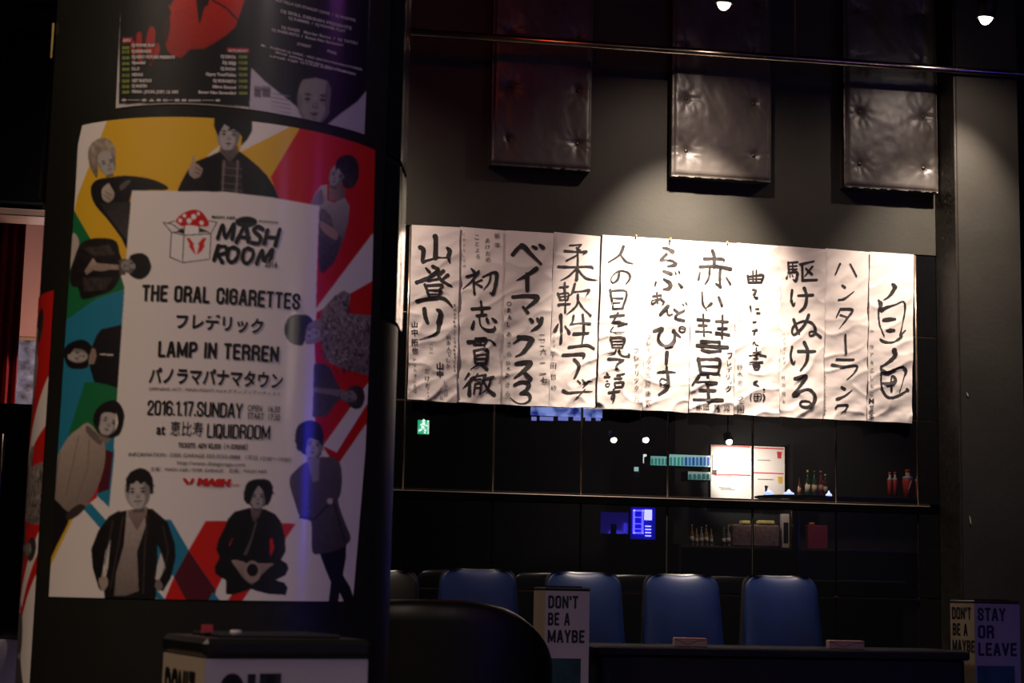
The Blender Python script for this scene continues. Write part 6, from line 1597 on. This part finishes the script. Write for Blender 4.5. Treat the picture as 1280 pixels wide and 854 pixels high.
# oval black tray with three glass shapes whose glow stands in for its blue-white reflections, in front of the menu
s0, z0 = refl(945, 622, D1 - .75); s1, _ = refl(1042, 622, D1 - .75); zt_ = refl(992, 622, D1 - .75)[1]
tr = empty('black_tray', W((s0 + s1) / 2, zt_, D1 - .75), 'wide round black tray mirrored in front of the menu pages', 'tray')
rr = (s1 - s0) / 2; MB().lathe(W((s0 + s1) / 2, zt_ - .02, D1 - .75), [(rr * .8, 0), (rr, .02), (rr, .035), (rr * .9, .028), (rr * .3, .022)], 40).build('dish', m_gloss, tr, True)
MB().tube([W((s0 + s1) / 2, 1.082, D1 - .75), W((s0 + s1) / 2, zt_, D1 - .75)], .05, 12).build('pedestal', m_head, tr, True)
for k, (px, py) in enumerate(((961, 618), (986, 617), (1036, 618.5))):
    s, z = refl(px, py, D1 - .9); root = empty('lit_glass', W(s, z, D1 - .9), ('blue-white lit glass at the left of the mirrored tray', 'blue-white lit glass in the middle of the mirrored tray', 'blue-white lit glass at the right, next to the joint')[k], 'glass', 'lit glasses on the tray')
    w_ = (.055, .06, .035)[k]
    MB().lathe(W(s, zt_ + .016, D1 - .9), [(w_ * .5, 0), (w_, .012), (w_, .03), (w_ * .5, .045)], 16).build('bowl', mat('ice_blue_glow', (1, 1, 1), .3, emit=(.42, .55, 1), estr=12), root, True)
    MB().lathe(W(s, zt_ + .06, D1 - .9), [(w_ * .15, 0), (w_ * .4, .01), (w_ * .1, .03)], 12).build('stopper', MATS['ice_blue_glow'], root, True)
s, z = refl(957, 612, D1 - .75)
tp = empty('beer_tap', W(s, zt_, D1 - .75), 'small dark tap standing on the mirrored tray', 'tap'); MB().tube([W(s, zt_ + .016, D1 - .75), W(s + .005, zt_ + .09, D1 - .75), W(s + .01, zt_ + .13, D1 - .75)], [.012, .012, .022], 12).build('handle', m_head, tp, True)
# basket, towels, phone, red case on the lower shelf
mb = MB(); s0, s1, z0, z1 = rbox(mb, 916, 974, 656, 683, D1, .2, .02); r_ = empty('wicker_case', W((s0 + s1) / 2, zs2, D1 + .1), 'brown wicker case with yellow cloths on top, mirrored under the rail', 'basket')
MB().wbox(s0, s1, zs2 + .001, z1, D1, D1 + .2, .02).build('body', mat('brown_wicker', (.16, .10, .08), .7, nscale=30, namp=.4), r_)
for xa, xb in ((929, 940), (948, 968)):
    mb = MB(); a, b, c, d = rbox(mb, xa, xb, 651, 656, D1, .12, .012); mb.build('yellow_cloth', mat('yellow_cloth', (.55, .45, .12), .8, nscale=12, namp=.2), r_)
def boxy(name, x0, x1, y0, label, cat, mt, extra=None):
    mb = MB(); s0, s1, z0, z1 = rbox(MB(), x0, x1, y0, 683, D1); r = empty(name, W((s0 + s1) / 2, zs2, D1), label, cat)
    MB().wbox(s0, s1, zs2 + .001, z1, D1, D1 + .08, .006).build('body', mt, r)
    return r, s0, s1, z1
r_, s0, s1, z1 = boxy('card_terminal', 977, 986, 643, 'pale grey hand terminal standing upright, mirrored under the rail', 'phone', mat('pale_plastic', (.5, .42, .40), .5))
MB().wbox(s0 + .015, s1 - .015, zs2 + .06, z1 - .1, D1 - .004, D1 - .001).build('display', m_head, r_)
r_, s0, s1, z1 = boxy('red_case', 1009, 1034, 657, 'dark red case at the right of the lower shelf, mirrored', 'case', mat('dark_red_card', (.22, .02, .02), .6))
MB().wbox(s0 + .03, s0 + .09, z1, z1 + .03, D1 + .01, D1 + .06, .01).build('orange_cap', mat('orange_plastic', (.6, .2, .03), .5), r_)
r_, s0, s1, z1 = boxy('green_packet', 990, 998, 655, 'dark green packet between the terminal and the red case, mirrored', 'packet', mat('dark_green_card', (.03, .09, .04), .6))
MB().wbox(s0, s1, z1 - .05, z1 - .02, D1 - .003, D1 - .001).build('band', mat('pale_plastic', (.5, .42, .40), .5), r_)
# a counter under it all
ct0, _ = refl(740, 700, 10.6); ct1, _ = refl(1120, 700, 10.6)
bc = empty('bar_counter', W((ct0 + ct1) / 2, 0, 10.6), 'long dark bar counter, only faintly mirrored in the lower tiles', 'counter')
MB().wbox(ct0, ct1, 1.02, 1.08, 10.3, 10.9, .01).build('worktop', m_black, bc); MB().wbox(ct0 + .03, ct1 - .03, 0, 1.02, 10.36, 10.8).build('front', m_head, bc)

EMIT_K = 1.0
# glow panel added out of view at the right: its mirror image is the blue streak on the glossy column
BS = W(7.0, 0, 10.5)
st_ = empty('blue_streak_panel', BS, 'added glowing panel outside the picture, making the blue streak on the glossy poster', 'lamp')
dirc = (Vector((CX, CY, 0)) - BS).normalized(); sd = Vector((-dirc.y, dirc.x, 0)); upz = Vector((0, 0, 1))
MB().bbox(BS + upz * 1.70, (0.17, 0.03, 0.66), .01, (sd, dirc, upz)).build('lower_diffuser', mat('blue_panel_glow', (1, 1, 1), .5, emit=(.03, .03, 1), estr=18), st_)
MB().bbox(BS + upz * 2.76, (0.17, 0.03, 0.36), .01, (sd, dirc, upz)).build('middle_diffuser', mat('dim_blue_panel_glow', (1, 1, 1), .5, emit=(.10, .06, 1), estr=2.5), st_)
MB().bbox(BS + upz * 3.52, (0.17, 0.03, 0.38), .01, (sd, dirc, upz)).build('upper_diffuser', mat('violet_panel_glow', (1, 1, 1), .5, emit=(.42, .14, .95), estr=4), st_)
MB().bbox(BS + upz * 2.45 - dirc * .05, (0.20, 0.02, 1.48), .01, (sd, dirc, upz)).build('housing', m_head, st_)
MB().bbox(BS + upz * .49 - dirc * .05, (0.15, 0.02, .48), .01, (sd, dirc, upz)).build('foot_panel', m_head, st_)
